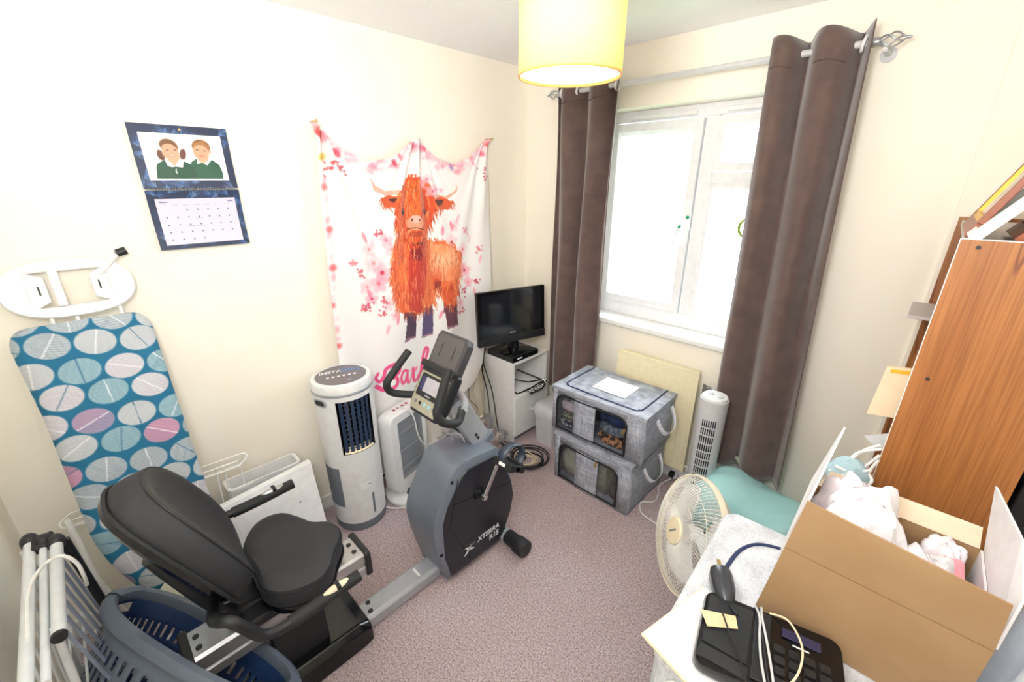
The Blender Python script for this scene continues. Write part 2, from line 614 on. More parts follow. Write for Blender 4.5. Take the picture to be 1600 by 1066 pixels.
# ================================================================ ROOM SHELL
XL, XR, YW, YN, H = -2.1, 0.36, 2.29, -0.39, 2.4
struct(B().box(XL-.1, XR+.1, YN-.1, YW+.25, -0.1, 0).out('floor', m_carpet, smooth=False))
struct(B().box(XL-.1, XR+.1, YN-.1, YW+.25, H, H+.1).out('ceiling', m_ceil, smooth=False))
struct(B().box(XL-.1, XL, YN-.1, YW+.25, 0, H).out('wall_left', m_wall, smooth=False))
struct(B().box(XR, XR+.1, YN-.1, YW+.25, 0, H).out('wall_right', m_wall, smooth=False))
struct(B().box(XL, XR, YN-.1, YN, 0, H).out('wall_near', m_wall, smooth=False))
WX0, WX1, WZ0, WZ1 = -1.56, -0.40, 0.93, 2.11
ww = B()
ww.box(XL, WX0, YW, YW+.2, 0, H); ww.box(WX1, XR, YW, YW+.2, 0, H)
ww.box(WX0, WX1, YW, YW+.2, 0, WZ0-.035); ww.box(WX0, WX1, YW, YW+.2, WZ1, H)
struct(ww.out('wall_window', m_wall, smooth=False))
# boxed-in strip right of the corner line
struct(B().box(0.026, XR, YW-.016, YW, 0, H).out('trim_1', m_wall, smooth=False, bevel=.003))
bb = B().box(XL, XL+.014, YN, YW, 0, .085)
struct(bb.out('baseboard_left', m_white, smooth=False, bevel=.004))
struct(B().box(XL+.014, 0.026, YW-.014, YW, 0, .085).out('baseboard_window', m_white, smooth=False, bevel=.004))
struct(B().box(XL+.014, XR, YN, YN+.014, 0, .085).out('baseboard_near', m_white, smooth=False, bevel=.004))
# sill with rounded nose
struct(B().box(WX0-.03, WX1+.03, YW-.035, YW+.15, WZ0-.035, WZ0).out('trim_2', m_white, smooth=False, bevel=.01, seg=3))
# window
wy0, wy1 = 2.41, 2.47
win = bpy.data.objects.new('window_1', None); COL.objects.link(win); win.location = (-.98, 2.44, WZ0)
ORG['window_1'] = Vector((-.98, 2.44, WZ0)); win['kind'] = 'structure'
def ring(b, x0, x1, z0, z1, w, y0, y1, bev=0.0):
    # frame of four mitred members, the inner lip chamfered towards the glass
    o = [(x0, z0), (x1, z0), (x1, z1), (x0, z1)]
    i = [(x0+w, z0+w), (x1-w, z0+w), (x1-w, z1-w), (x0+w, z1-w)]
    c = w*.35
    i2 = [(x0+w-c, z0+w-c), (x1-w+c, z0+w-c), (x1-w+c, z1-w+c), (x0+w-c, z1-w+c)]
    vs = [(p[0], y0, p[1]) for p in o]+[(p[0], y0, p[1]) for p in i2]+[(p[0], y0+.018, p[1]) for p in i]+[(p[0], y1, p[1]) for p in i]+[(p[0], y1, p[1]) for p in o]
    fs = []
    for a in range(4):
        n = (a+1) % 4
        fs += [(a, n, 4+n, 4+a), (4+a, 4+n, 8+n, 8+a), (8+a, 8+n, 12+n, 12+a), (12+a, 12+n, 16+n, 16+a), (16+a, 16+n, n, a)]
    b.add(vs, fs)
f = B()
f.box(WX0, WX1, wy0, wy1, WZ0, 1.012); f.box(WX0, WX1, wy0, wy1, 2.052, WZ1)
f.box(WX0, WX0+.055, wy0, wy1, 1.012, 2.052); f.box(WX1-.055, WX1, wy0, wy1, 1.012, 2.052)
f.box(-.982, -.915, wy0, wy1, 1.012, 2.052)
f.box(-.915, WX1-.055, wy0, wy1, 1.728, 1.79)
f.out('window_frame', m_upvc, win, smooth=False, bevel=.004)
f = B(); ring(f, WX0+.05, -.986, 1.016, 2.046, .062, wy0-.018, wy1-.01); f.out('sash', m_upvc, win, smooth=False)
f = B(); ring(f, -.911, WX1-.05, 1.794, 2.046, .052, wy0-.018, wy1-.01); f.out('sash', m_upvc, win, smooth=False)
f = B(); ring(f, -.915, WX1-.055, 1.012, 1.728, .026, wy0+.004, wy1-.01); f.out('glazing_bead', m_upvc, win, smooth=False)
for x0, x1, z0, z1 in ((WX0+.105, -1.042, 1.07, 1.99), (-.865, WX1-.1, 1.84, 1.996), (-.893, WX1-.08, 1.034, 1.706)):
    B().box(x0, x1, 2.438, 2.442, z0, z1).out('pane', m_glass, win, smooth=False)
# trickle vents along the head
B().box(-1.4, -1.03, wy0-.012, wy0, 2.062, 2.086).out('vent', m_upvc, win, smooth=False, bevel=.004)
B().box(-.88, -.5, wy0-.012, wy0, 2.062, 2.086).out('vent', m_upvc, win, smooth=False, bevel=.004)
hd = B().box(-1.002, -.978, 2.375, 2.393, 1.49, 1.57).out('handle_plate', m_plast, win, smooth=False, bevel=.004)
h2 = B().tube(spline([(-.99, 2.376, 1.54), (-1.0, 2.35, 1.53), (-1.022, 2.343, 1.5), (-1.038, 2.343, 1.44), (-1.04, 2.343, 1.41)], 5), [.009]*21, 8, flat=.7).out('window_handle', m_plast, win)
m_green = mat('green_button', (26, 150, 110), .4)
B().cyl((-.99, 2.376, 1.56), (-.99, 2.368, 1.56), .009, n=14).out('button', m_green, win)
B().cyl((-1.012, 2.336, 1.512), (-1.012, 2.328, 1.512), .009, n=14).out('button', m_green, win)

# ---- outside: lawn, hedge bush and a leaf wreath hung on the glass
struct(B().box(-6, 4, 2.9, 14, -2.6, -2.5).out('ground_outside', mat('lawn', (120, 150, 90), 1), smooth=False))
b = B(); rr = random.Random(3)
for k in range(260):
    a = rr.uniform(0, 2*PI); t = math.acos(rr.uniform(-1, 1)); q = rr.uniform(.6, 1)
    c = Vector((-1.9+.8*q*math.sin(t)*math.cos(a), 5.6+.8*q*math.sin(t)*math.sin(a), -1.3+1.0*q*math.cos(t)))
    d = Vector((rr.uniform(-1, 1), rr.uniform(-1, 1), rr.uniform(-1, 1))).normalized(); e = d.orthogonal().normalized()
    s_ = .09
    b.add([c-d*s_, c-e*s_*.5, c+d*s_, c+e*s_*.5], [(0, 1, 2, 3)])
bush = thing('garden_bush', 'leafy green garden bush outside below the window', 'bush', (-1.9, 5.6, -2.5))
b.out('foliage', mat('bush_leaf', (110, 160, 90), .8), bush, smooth=False)
B().tube([(-1.9, 5.6, -2.5), (-1.86, 5.58, -1.9), (-1.92, 5.63, -1.2)], [.05, .04, .02], 8).out('stem', m_woodred, bush)
wr = thing('leaf_wreath', 'small green and yellow leaf wreath on the right window pane beside the curtain', 'wreath', (-.69, 2.425, 1.47))
b = B(); b2 = B()
for k in range(60):
    t = 2*PI*k/60; c = Vector((-.69+.05*math.cos(t), 2.428, 1.52+.05*math.sin(t)))
    (b if k % 4 else b2).ball(c, .009, .004, .005, 6, 4)
b.out('leaves', mat('wreath_green', (120, 160, 70), .7), wr); b2.out('berries', mat('wreath_yellow', (210, 180, 70), .6), wr)

# ================================================================ CURTAIN POLE AND CURTAINS
RY, RZ = 2.19, 2.21
pole = thing('curtain_pole', 'pale metal curtain pole with twisted cage finials above the window', 'curtain pole', (-1.03, RY, RZ))
B().cyl((-1.75, RY, RZ), (-.33, RY, RZ), .0125, n=18).out('rod', m_lgrey, pole)
m_fin = mat('pewter', (176, 178, 180), .35, .6)
for sgn, xe in ((1, -.33), (-1, -1.75)):
    b = B()
    for k in range(4):
        pts = []
        for i in range(15):
            t = i/14; r_ = .021*math.sin(PI*t)**.8+.002; a = k*PI/2+2.6*t
            pts.append((xe+sgn*(.008+.075*t), RY+r_*math.cos(a), RZ+r_*math.sin(a)))
        b.tube(pts, .0032, 6)
    b.tube([(xe+sgn*.078, RY, RZ), (xe+sgn*.1, RY, RZ)], [.007, .0035], 10)
    b.cyl((xe-sgn*.012, RY, RZ), (xe+sgn*.012, RY, RZ), .015, n=14)
    b.out('finial', m_fin, pole)
for x in (-.295, -1.72):
    b = B().box(x-.008, x+.008, RY, YW, RZ-.034, RZ-.022).cyl((x, YW-.008, RZ-.028), (x, YW, RZ-.028), .025, n=18)
    b.box(x-.008, x+.008, RY-.008, RY+.008, RZ-.03, RZ-.011)
    b.out('bracket', m_lgrey, pole)

def curtain(name, label, top, bot, z1, zb, folds, amp, ph, y0, bulge=0):
    """top/bot: (x0,x1) at top and hem"""
    root = thing(name, label, 'curtain', ((top[0]+top[1])/2, y0, zb), 'velvet curtains at the window')
    nu, nv = 150, 60
    def fn(u, v):
        x0 = top[0]+(bot[0]-top[0])*v; x1 = top[1]+(bot[1]-top[1])*v
        uu = u+.012*math.sin(9*v+5*u)
        a = amp*(1-.25*v)
        y = y0+a*math.sin(ph+uu*folds*2*PI)+.006*math.sin(23*u+6*v)+bulge*math.sin(PI*v)*(1-u)
        x = x0+(x1-x0)*u+.012*math.cos(ph+uu*folds*2*PI)
        z = z1+(zb-z1)*v+.012*math.sin(u*folds*2*PI+1)*(1-v)**6-.02*u*v
        return (x, y, z)
    B().grid(fn, nu, nv).out('fabric', m_velvet, root, sol=.004, angle=80)
    # stitched heading band and side hem
    def hem(u, v):
        p = fn(u, 0.052+0.0025*v); return (p[0], p[1]-.0032, p[2])
    B().grid(hem, nu, 1).out('hem', mat('brown_thread', (86, 68, 62), .8), root, sol=.0006)
    return root, fn
cl, fl = curtain('curtain', 'brown velvet curtain left of the window behind the television', (-1.785, -1.345), (-1.775, -1.37), 2.262, .34, 2.5, .045, .4, 2.18)
cr, frr = curtain('curtain', 'brown velvet curtain right of the window behind the tower fan', (-.645, -.325), (-.59, -.24), 2.262, .33, 2.0, .05, 3.6, 2.165)
def eyelet(root, x):
    b = B()
    pts = [(x+.004*math.sin(a*2*PI/20), RY-.002+.023*math.cos(a*2*PI/20), RZ+.023*math.sin(a*2*PI/20)) for a in range(20)]
    b.tube(pts, .006, 8, closed=True)
    b.out('eyelet_ring', m_plast, root)
for x in (-.585, -.505, -.43, -.36): eyelet(cr, x)
for x in (-1.73, -1.62, -1.5, -1.375): eyelet(cl, x)

# ================================================================ RADIATOR
rad = thing('radiator', 'cream ribbed panel radiator on the wall under the window', 'radiator', (-.975, 2.23, .12))
def radf(u, v):
    x = -1.225+.495*u; z = .13+.645*v
    g = 0
    n = 9
    t = (u*n) % 1
    if .03 < u < .97:
        w = math.exp(-((t-.5)/.13)**2)
        e = min(1, max(0, (v-.06)/.035))*min(1, max(0, (.93-v)/.035))
        g = .013*w*e
    return (x, 2.195+g, z)
B().grid(radf, 180, 60).out('front_panel', m_rad, rad, angle=70)
B().box(-1.225, -.73, 2.196, 2.212, .13, .775).out('panel_edge', m_rad, rad, smooth=False, bevel=.004)
b = B().box(-1.21, -.745, 2.24, 2.255, .14, .765)
for k in range(22): b.box(-1.2+.0207*k, -1.196+.0207*k, 2.213, 2.24, .15, .76)
b.box(-1.1, -1.07, 2.255, 2.29, .6, .7).box(-.9, -.87, 2.255, 2.29, .6, .7)
b.out('rear_panel', m_rad, rad, smooth=False)
b = B().tube([(-.735, 2.22, .16), (-.69, 2.22, .16), (-.69, 2.22, .0)], .0075, 10).cyl((-.69, 2.22, .16), (-.69, 2.22, .2), .014, .012, 14)
b.out('valve', m_plast, rad)
b = B(); rr = random.Random(9)
def foil(u, v):
    return (-.725+.12*u, 2.268+rr.uniform(-.008, .008), .42+.27*v-.02*u)
B().grid(foil, 12, 24).out('insulation_foil', mat('dull_foil', (190, 192, 196), .35, .8), None, smooth=False)
tag(bpy.data.objects['insulation_foil'], 'crumpled silver foil insulation on the wall right of the radiator', 'foil')

# ================================================================ CEILING LAMP
LX, LY = -.85, 1.10
lamp = thing('pendant_lamp', 'pendant lamp with a pale yellow drum shade hanging from the ceiling', 'lamp', (LX, LY, 2.02))
def shade_mat():
    M = bpy.data.materials.new('yellow_fabric_shade'); M.use_nodes = True; nt = M.node_tree; nt.nodes.clear()
    o = nt.nodes.new('ShaderNodeOutputMaterial'); d = nt.nodes.new('ShaderNodeBsdfDiffuse'); t = nt.nodes.new('ShaderNodeBsdfTranslucent')
    d.inputs[0].default_value = rgba((250, 236, 186)); t.inputs[0].default_value = rgba((250, 228, 158))
    mx = nt.nodes.new('ShaderNodeMixShader'); mx.inputs[0].default_value = .5
    nt.links.new(d.outputs[0], mx.inputs[1]); nt.links.new(t.outputs[0], mx.inputs[2]); nt.links.new(mx.outputs[0], o.inputs[0])
    return M
R_ = .142
m_shade = shade_mat()
B().tube([(LX, LY, 2.02), (LX, LY, 2.26)], R_, 64, caps=False).out('lamp_shade', m_shade, lamp, sol=.0015)
b = B()
for z in (2.02, 2.26):
    b2 = B().tube([(LX+R_*math.cos(a*2*PI/64), LY+R_*math.sin(a*2*PI/64), z) for a in range(64)], .0028, 6, closed=True); b2.out('shade_rim', mat('orange_trim', (222, 170, 90), .6), lamp)
for k in range(3):
    a = k*2*PI/3; b.tube([(LX+.02*math.cos(a), LY+.02*math.sin(a), 2.2), (LX+R_*math.cos(a), LY+R_*math.sin(a), 2.258)], .002, 6)
b.out('shade_spider', m_white, lamp)
dm = bpy.data.materials.new('white_diffuser'); dm.use_nodes = True
dm.node_tree.nodes['Principled BSDF'].inputs['Base Color'].default_value = (1, .96, .88, 1)
dm.node_tree.nodes['Principled BSDF'].inputs['Emission Color'].default_value = (1, .93, .78, 1)
dm.node_tree.nodes['Principled BSDF'].inputs['Emission Strength'].default_value = 2.2
B().lathe((LX, LY, 2.026), [(0.0, 0), (R_-.004, 0), (R_-.004, .003), (0, .003)], 48).out('diffuser', dm, lamp)
b = B().cyl((LX, LY, 2.2), (LX, LY, 2.25), .02, n=16); b.cyl((LX, LY, 2.25), (LX, LY, 2.4), .003, n=8); b.lathe((LX, LY, 2.37), [(.045, .03), (.045, .012), (.02, 0)], 24)
b.out('lamp_holder', m_plast, lamp)
bm_ = mat('lit_bulb', (255, 226, 170), .4, emit=12)
B().ball((LX, LY, 2.155), .03, .03, .045).out('bulb', bm_, lamp)
pl = bpy.data.lights.new('bulb_light', 'POINT'); pl.energy = 4; pl.color = (1, .86, .66); pl.shadow_soft_size = .04
po = bpy.data.objects.new('bulb_light', pl); COL.objects.link(po); po.location = (LX, LY, 2.1)

# ================================================================ CALENDAR
def plane_hit(px, py, ax, val):
    d = rt*((px-800)/F) - up*((py-533)/F) + fw
    return CAM + d*((val-CAM[ax])/d[ax])
cy0, cy1, cz0, cz1, czm = .236, .536, 1.496, 1.931, 1.712
calr = thing('wall_calendar', 'spiral bound blue leaf calendar with a photo of two children on the left wall', 'calendar', (-2.088, .386, cz0))
def leafy(w, h, seed):
    X, Y = np.meshgrid(np.linspace(0, .3, w), np.linspace(h/w*.3, 0, h)); c = Canvas(X, Y, (34, 48, 76))
    r = random.Random(seed)
    for k in range(46):
        x = r.uniform(0, .3); y = r.uniform(0, .22); a = r.uniform(0, 6.28)
        for q in range(-4, 5):
            aa = a+q*.16; L = r.uniform(.02, .05)
            c.line([(x, y), (x+L*math.cos(aa), y+L*math.sin(aa))], .0016, .0004, r.choice([(58, 92, 148), (82, 120, 172), (46, 70, 118), (112, 128, 150)]), .8)
    return c
def kids(c, x0, y0, x1, y1):
    # x grows right, y grows up; child portrait in crop units (1421x1066 -> box)
    def q(px, py):
        v = (py-75)/945; le = -238+250*v; ri = 1350+177*v; u = (px-le)/(ri-le)
        tp_ = 33+85*u
        return (x0+u*(x1-x0), y1-(py-tp_)/(1020-tp_)*(y1-y0))
    sx = (x1-x0)/1550
    c.put(((c.X > x0) & (c.X < x1) & (c.Y > y0) & (c.Y < y1)).astype(float), (240, 240, 240))
    def e(px, py, rx, ry, col, rot=0, a=1): X, Y = q(px, py); c.ell(X, Y, rx*sx, ry*sx*.98, rot, col, a)
    skin = (216, 160, 130); hair1 = (118, 80, 50); hair2 = (96, 58, 46); green = (34, 76, 56)
    c.poly([q(*p) for p in [(760, 640), (860, 570), (1180, 590), (1330, 700), (1395, 860), (1395, 990), (760, 990)]], (40, 86, 64))
    c.poly([q(*p) for p in [(120, 680), (250, 600), (620, 620), (760, 690), (850, 830), (885, 990), (135, 990), (112, 760)]], green)
    e(190, 500, 65, 115, hair2, 10); e(600, 480, 60, 120, hair2, -15)
    c.poly([q(*p) for p in [(300, 500), (540, 500), (560, 600), (460, 720), (320, 610)]], (218, 164, 132))
    e(330, 310, 170, 150, hair1, -20)
    e(365, 440, 160, 165, skin, -5); e(330, 350, 125, 90, skin, 0)
    c.poly([q(*p) for p in [(250, 570), (300, 580), (460, 730), (400, 745), (320, 720)]], (238, 240, 246))
    c.poly([q(*p) for p in [(620, 600), (545, 560), (450, 730), (520, 740), (600, 750)]], (238, 240, 246))
    e(305, 400, 30, 12, (80, 60, 56)); e(452, 395, 30, 12, (80, 60, 56)); e(400, 505, 70, 18, (214, 120, 118)); e(400, 500, 52, 9, (250, 244, 240)); e(385, 450, 26, 18, (220, 150, 120), 0, .6)
    c.poly([q(*p) for p in [(470, 770), (480, 770), (490, 850), (510, 870), (500, 885), (462, 850)]], (210, 212, 206))
    e(960, 330, 180, 165, hair1, 0); e(1140, 430, 26, 45, skin)
    c.poly([q(*p) for p in [(900, 520), (1110, 500), (1120, 600), (1030, 670), (930, 640)]], (222, 170, 140))
    e(960, 440, 158, 180, skin, 4); c.poly([q(*p) for p in [(795, 380), (800, 250), (1000, 200), (1130, 330), (1120, 400), (1040, 300), (900, 290), (830, 300)]], (160, 112, 66))
    c.poly([q(*p) for p in [(870, 570), (900, 590), (960, 660), (880, 672)]], (238, 240, 246)); c.poly([q(*p) for p in [(1120, 510), (1175, 590), (1075, 705), (1010, 670), (1100, 610)]], (238, 240, 246))
    e(880, 392, 30, 12, (84, 66, 60)); e(1030, 410, 30, 12, (84, 66, 60)); e(975, 515, 62, 14, (206, 116, 112)); e(955, 460, 28, 20, (220, 150, 120), 0, .6)
c1 = leafy(340, 250, 2); kids(c1, .026, .030, .276, .192)
c2 = leafy(340, 250, 8)
c2.put(((c2.X > .022) & (c2.X < .28) & (c2.Y > .016) & (c2.Y < .19)).astype(float), (214, 205, 222))
rk = random.Random(4)
for k in range(5):
    for j in range(7):
        if (k == 0 and j < 2) or (k == 4 and j > 3): continue
        c2.ell(.045+j*.034, .148-k*.028, .0026, .0028, 0, (84, 78, 104))
for j in range(7): c2.put(((abs(c2.X-(.045+j*.034)) < .010) & (abs(c2.Y-.166) < .0012)).astype(float), (150, 144, 170), .7)
for k, j in ((1, 3), (1, 5), (2, 2), (3, 6), (2, 3)): c2.put(((abs(c2.X-(.045+j*.034)) < .012) & (abs(c2.Y-(.142-k*.028)) < .0010)).astype(float), (130, 120, 140), .6)
c2.put(((abs(c2.X-.045) < .014) & (abs(c2.Y-.178) < .0018)).astype(float), (110, 120, 170), .8); c2.put(((abs(c2.X-.262) < .009) & (abs(c2.Y-.178) < .0018)).astype(float), (110, 120, 170), .8)
m_print = cmat('printed_card', .45)
def calpage(name, cv, z1, z0, curl):
    h, w = cv.X.shape; v = np.linspace(0, 1, h)[:, None]; u = np.linspace(0, 1, w)[None, :]
    P = np.zeros((h, w, 3)); P[..., 0] = -2.09+.004+curl*(np.abs(v-.5)**2*4)*.006+0*u
    P[..., 1] = cy0+(cy1-cy0)*u+0*v; P[..., 2] = z1+(z0-z1)*v+0*u
    painted(name, P, cv.C, m_print, calr, sol=.0012)
calpage('photo_page', c1, cz1, czm+.003, 1); calpage('month_page', c2, czm-.003, cz0, 1.3)
text_mesh('month_name', 'March', .0085, frame_m((-2.078, cy0+.042, 1.668), (0, 1, 0), (0, 0, 1)), mat('ink_blue', (96, 100, 150), .7), calr, .0002)
text_mesh('year_number', '2025', .0085, frame_m((-2.078, cy0+.262, 1.668), (0, 1, 0), (0, 0, 1)), MATS['ink_blue'], calr, .0002)
b = B()
for k in range(34):
    y = cy0+.008+k*.0086
    b.tube([(-2.085+.007*math.cos(a), y+.0012*a/6, czm+.008*math.sin(a)) for a in np.linspace(0, 2*PI, 10)], .0012, 5)
b.out('spiral_binding', m_chrome, calr)
B().cyl((-2.1, .386, 1.918), (-2.078, .386, 1.918), .004, n=12).out('drawing_pin', m_brass, calr)

# ================================================================ TAPESTRY
def hexy(px, py):
    p = plane_hit(px, py, 0, -2.07); return (p.y, p.z)
def cr5(x, y): return hexy(470+.366*x, 170+.366*y)      # crop units of the cow picture
def cr6(x, y): return hexy(460+.319*x, 500+.319*y)
def interp(v, xs, ys): return np.interp(v, xs, ys)
nU, nV = 420, 460
U, V = np.meshgrid(np.linspace(0, 1, nU), np.linspace(0, 1, nV))
yl = lambda z: np.interp(z, [.3, .9, 1.25, 1.61, 1.99], [.80, .822, .832, .848, .872])
yr = lambda z: np.interp(z, [.38, .55, 1.04, 1.98], [1.70, 1.80, 1.90, 1.918])
us = np.array([0, .03, .1, .23, .36, .47, .5, .53, .62, .73, .85, .95, 1.0])
zt = np.array([1.99, 1.955, 1.895, 1.828, 1.85, 1.925, 1.946, 1.925, 1.86, 1.83, 1.87, 1.945, 1.98])
ztop = np.interp(U, us, zt)
zbot = np.interp(U, [0, .25, .5, .75, .9, 1], [.32, .42, .38, .34, .36, .44])
Z = ztop+(zbot-ztop)*V
Yt = .872+(1.918-.872)*U
Yy = yl(Z)+(yr(Z)-yl(Z))*U
# folds fall from the three pins
def fold(c, w, a, seed):
    d = U-c; sp = .02+.30*V**.7
    return a*np.exp(-V*2.4)*np.cos(d/sp*5.5+seed)*np.exp(-(d/(sp*1.3))**2)
disp = fold(.5, .2, .026, 0)+fold(.02, .2, .024, 1.2)+fold(.98, .2, .02, 2.0)
disp += .010*np.sin(U*19+V*2.0)*np.minimum(1, V*1.5)+.014*np.sin(U*7.5-V*1.6+1)*V+.004*np.sin(V*21+U*4)*np.exp(-V*3)
Pm = np.zeros((nV, nU, 3)); Pm[..., 0] = np.maximum(-2.062+disp*1.25-.004, -2.096); Pm[..., 1] = Yy; Pm[..., 2] = Z
cv = Canvas(Yy, Z, (240, 236, 234))
pk = [(236, 120, 148), (246, 170, 186), (224, 74, 96), (250, 196, 206), (214, 92, 110)]
rp = random.Random(12)
def flower(x, y, r, col, core=(196, 40, 60), a=.75):
    for k in range(5):
        t = k*72+rp.uniform(0, 30); cv.ell(x+r*.55*math.cos(math.radians(t)), y+r*.55*math.sin(math.radians(t)), r*.55, r*.4, t, col, a*.7, .35)
    cv.ell(x, y, r*.22, r*.22, 0, core, .9, .3)
def berry(x, y, n, sp, col):
    for k in range(n):
        cv.ell(x+rp.gauss(0, sp), y+rp.gauss(0, sp), .0055, .007, rp.uniform(0, 90), col, .8, .2)
# pink border along the top scallops and the left side
for k in range(150):
    u = rp.random(); z = float(np.interp(u, us, zt))-rp.uniform(.0, .05); y = .872+1.046*u
    cv.ell(y, z, rp.uniform(.01, .03), rp.uniform(.006, .016), rp.uniform(-60, 60), rp.choice(pk[:2]+[(250, 190, 200), (246, 214, 216)]), .45, .4)
for (x, y, c_) in ((68, 110, (210, 40, 40)), (150, 190, (220, 70, 90)), (70, 95, (200, 60, 60)), (395, 232, (190, 60, 80)), (420, 206, (226, 130, 140)), (470, 152, (226, 110, 140)), (520, 170, (226, 90, 120)), (540, 200, pk[1]), (640, 250, (170, 140, 190)), (790, 160, (200, 50, 60)), (770, 190, pk[0])):
    X_, Y_ = cr5(x, y); cv.ell(X_, Y_, .02, .012, -50, c_, .8, .35)
X_, Y_ = cr5(85, 205); cv.ell(X_, Y_, .024, .016, 20, (214, 176, 40), .9, .3)
for (x, y) in ((120, 230), (150, 240), (110, 265), (170, 262), (785, 265), (780, 290)):
    X_, Y_ = cr5(x, y); berry(X_, Y_, 7, .014, (196, 84, 96))
for k, y in enumerate(range(300, 1050, 42)):
    X_, Y_ = cr5(85+y*.055+rp.uniform(-10, 14), y+rp.uniform(-16, 16))
    cv.ell(X_, Y_, .020, .013, rp.uniform(0, 90), rp.choice(pk), .35, .5)
    if k % 4 == 1: cv.ell(X_, Y_, .020, .015, 0, (214, 52, 56), .6, .5)
# flowers either side of the animal
for (x, y, r) in ((310, 660, .05), (330, 745, .05), (360, 560, .035), (290, 600, .04), (370, 830, .04), (345, 700, .05), (640, 570, .045), (690, 600, .04), (700, 690, .045), (715, 740, .035), (650, 500, .035), (680, 830, .03), (400, 880, .03), (280, 760, .04), (300, 810, .035), (380, 600, .04), (660, 650, .03)):
    X_, Y_ = cr5(x, y); flower(X_, Y_, r, rp.choice([(250, 176, 190), (248, 196, 204), (244, 150, 170)]), rp.choice([(190, 44, 66), (222, 110, 120), (236, 150, 150)]))
for (x, y) in ((270, 550), (305, 575), (262, 765), (290, 790), (665, 470), (640, 500), (720, 555), (600, 520), (760, 640), (410, 900), (365, 940), (600, 880), (740, 780)):
    X_, Y_ = cr5(x, y); cv.ell(X_, Y_, .010, .028, rp.uniform(-35, 35), rp.choice([(236, 120, 146), (246, 170, 184), (240, 196, 208)]), .75, .25)
for (x, y) in ((225, 655), (250, 700), (285, 840), (350, 820), (345, 870), (700, 520), (755, 600), (700, 780), (745, 740), (690, 860), (275, 855), (330, 530)):
    X_, Y_ = cr5(x, y); berry(X_, Y_, 12, .013, rp.choice([(206, 92, 104), (190, 70, 92), (224, 130, 140)]))
# highland calf
def pl(pts, c_, a=1, wob=.006, seed=1, fr=60): return cv.poly([cr5(*p) for p in pts], c_, a, wob, seed, fr)
pl([(290, 292), (318, 330), (360, 352), (420, 345), (424, 368), (360, 372), (310, 350)], (224, 176, 156), 1, 0)
pl([(668, 325), (655, 352), (620, 372), (560, 364), (560, 385), (625, 385), (664, 355)], (224, 170, 146), 1, 0)
body = [(520, 560), (600, 565), (650, 585), (682, 620), (686, 680), (672, 740), (668, 790), (640, 850), (600, 800), (585, 770), (575, 830), (540, 860), (500, 880), (470, 870), (440, 885), (410, 850), (392, 780), (380, 720), (384, 640), (400, 560), (440, 520)]
pl([(440, 800), (495, 800), (492, 975), (470, 985), (440, 998), (452, 900)], (74, 52, 74), 1, .004)
pl([(512, 800), (565, 790), (570, 930), (566, 965), (520, 982), (524, 900)], (88, 72, 112), 1, .004)
pl([(600, 770), (655, 745), (664, 850), (674, 925), (626, 940), (616, 870)], (150, 62, 46), 1, .005)
pl([(612, 850), (664, 845), (674, 925), (626, 940)], (98, 54, 70), 1, .003)
pl(body, (226, 112, 66), 1, .012, 3)
pl([(560, 575), (650, 590), (672, 650), (660, 720), (600, 740), (560, 690)], (240, 166, 124), .9, .014, 5)
pl([(600, 770), (650, 740), (660, 840), (615, 850)], (206, 84, 44), .9, .01, 5)
pl([(575, 740), (605, 735), (600, 780), (578, 790)], (110, 44, 38), .9, .006, 5)
pl([(400, 560), (460, 540), (470, 850), (440, 880), (400, 820), (385, 700)], (224, 94, 52), .8, .012, 6)
pl([(465, 560), (535, 560), (540, 700), (520, 870), (490, 870), (460, 860), (462, 700)], (186, 48, 40), .85, .012, 7)
pl([(470, 600), (520, 590), (515, 650), (480, 650)], (128, 30, 34), .8, .008, 8)
pl([(450, 540), (525, 540), (520, 580), (460, 580)], (70, 40, 42), .8, .008, 9)
pl([(340, 385), (370, 370), (425, 375), (412, 420), (370, 425), (350, 405)], (206, 88, 48), 1, .005, 9); pl([(375, 385), (415, 380), (405, 410), (380, 405)], (76, 40, 44), .9, .003, 9)
pl([(560, 385), (600, 375), (648, 400), (630, 430), (585, 430)], (212, 92, 52), 1, .005, 9); pl([(565, 390), (610, 388), (600, 412), (572, 415)], (78, 40, 46), .9, .003, 9)
head = [(436, 330), (465, 292), (500, 288), (535, 310), (558, 360), (572, 420), (566, 480), (548, 520), (535, 560), (480, 575), (425, 560), (405, 520), (400, 470), (408, 400), (422, 350)]
pl(head, (214, 84, 44), 1, .008, 10)
pl([(455, 310), (500, 300), (510, 400), (500, 460), (470, 460), (450, 400)], (232, 112, 50), .8, .01, 11)
pl([(510, 320), (545, 350), (550, 440), (525, 470), (515, 400)], (186, 60, 34), .7, .01, 12)
for (x, y, rx, ry, c_, a) in ((610, 640, .05, .06, (250, 200, 160), .55), (650, 700, .05, .05, (226, 110, 58), .6), (590, 720, .04, .05, (200, 70, 40), .5), (600, 600, .05, .03, (236, 140, 90), .6), (430, 700, .04, .07, (244, 130, 66), .5), (410, 800, .03, .04, (196, 60, 34), .5)):
    X_, Y_ = cr5(x, y); cv.ell(X_, Y_, rx, ry, 0, c_, a, .6)
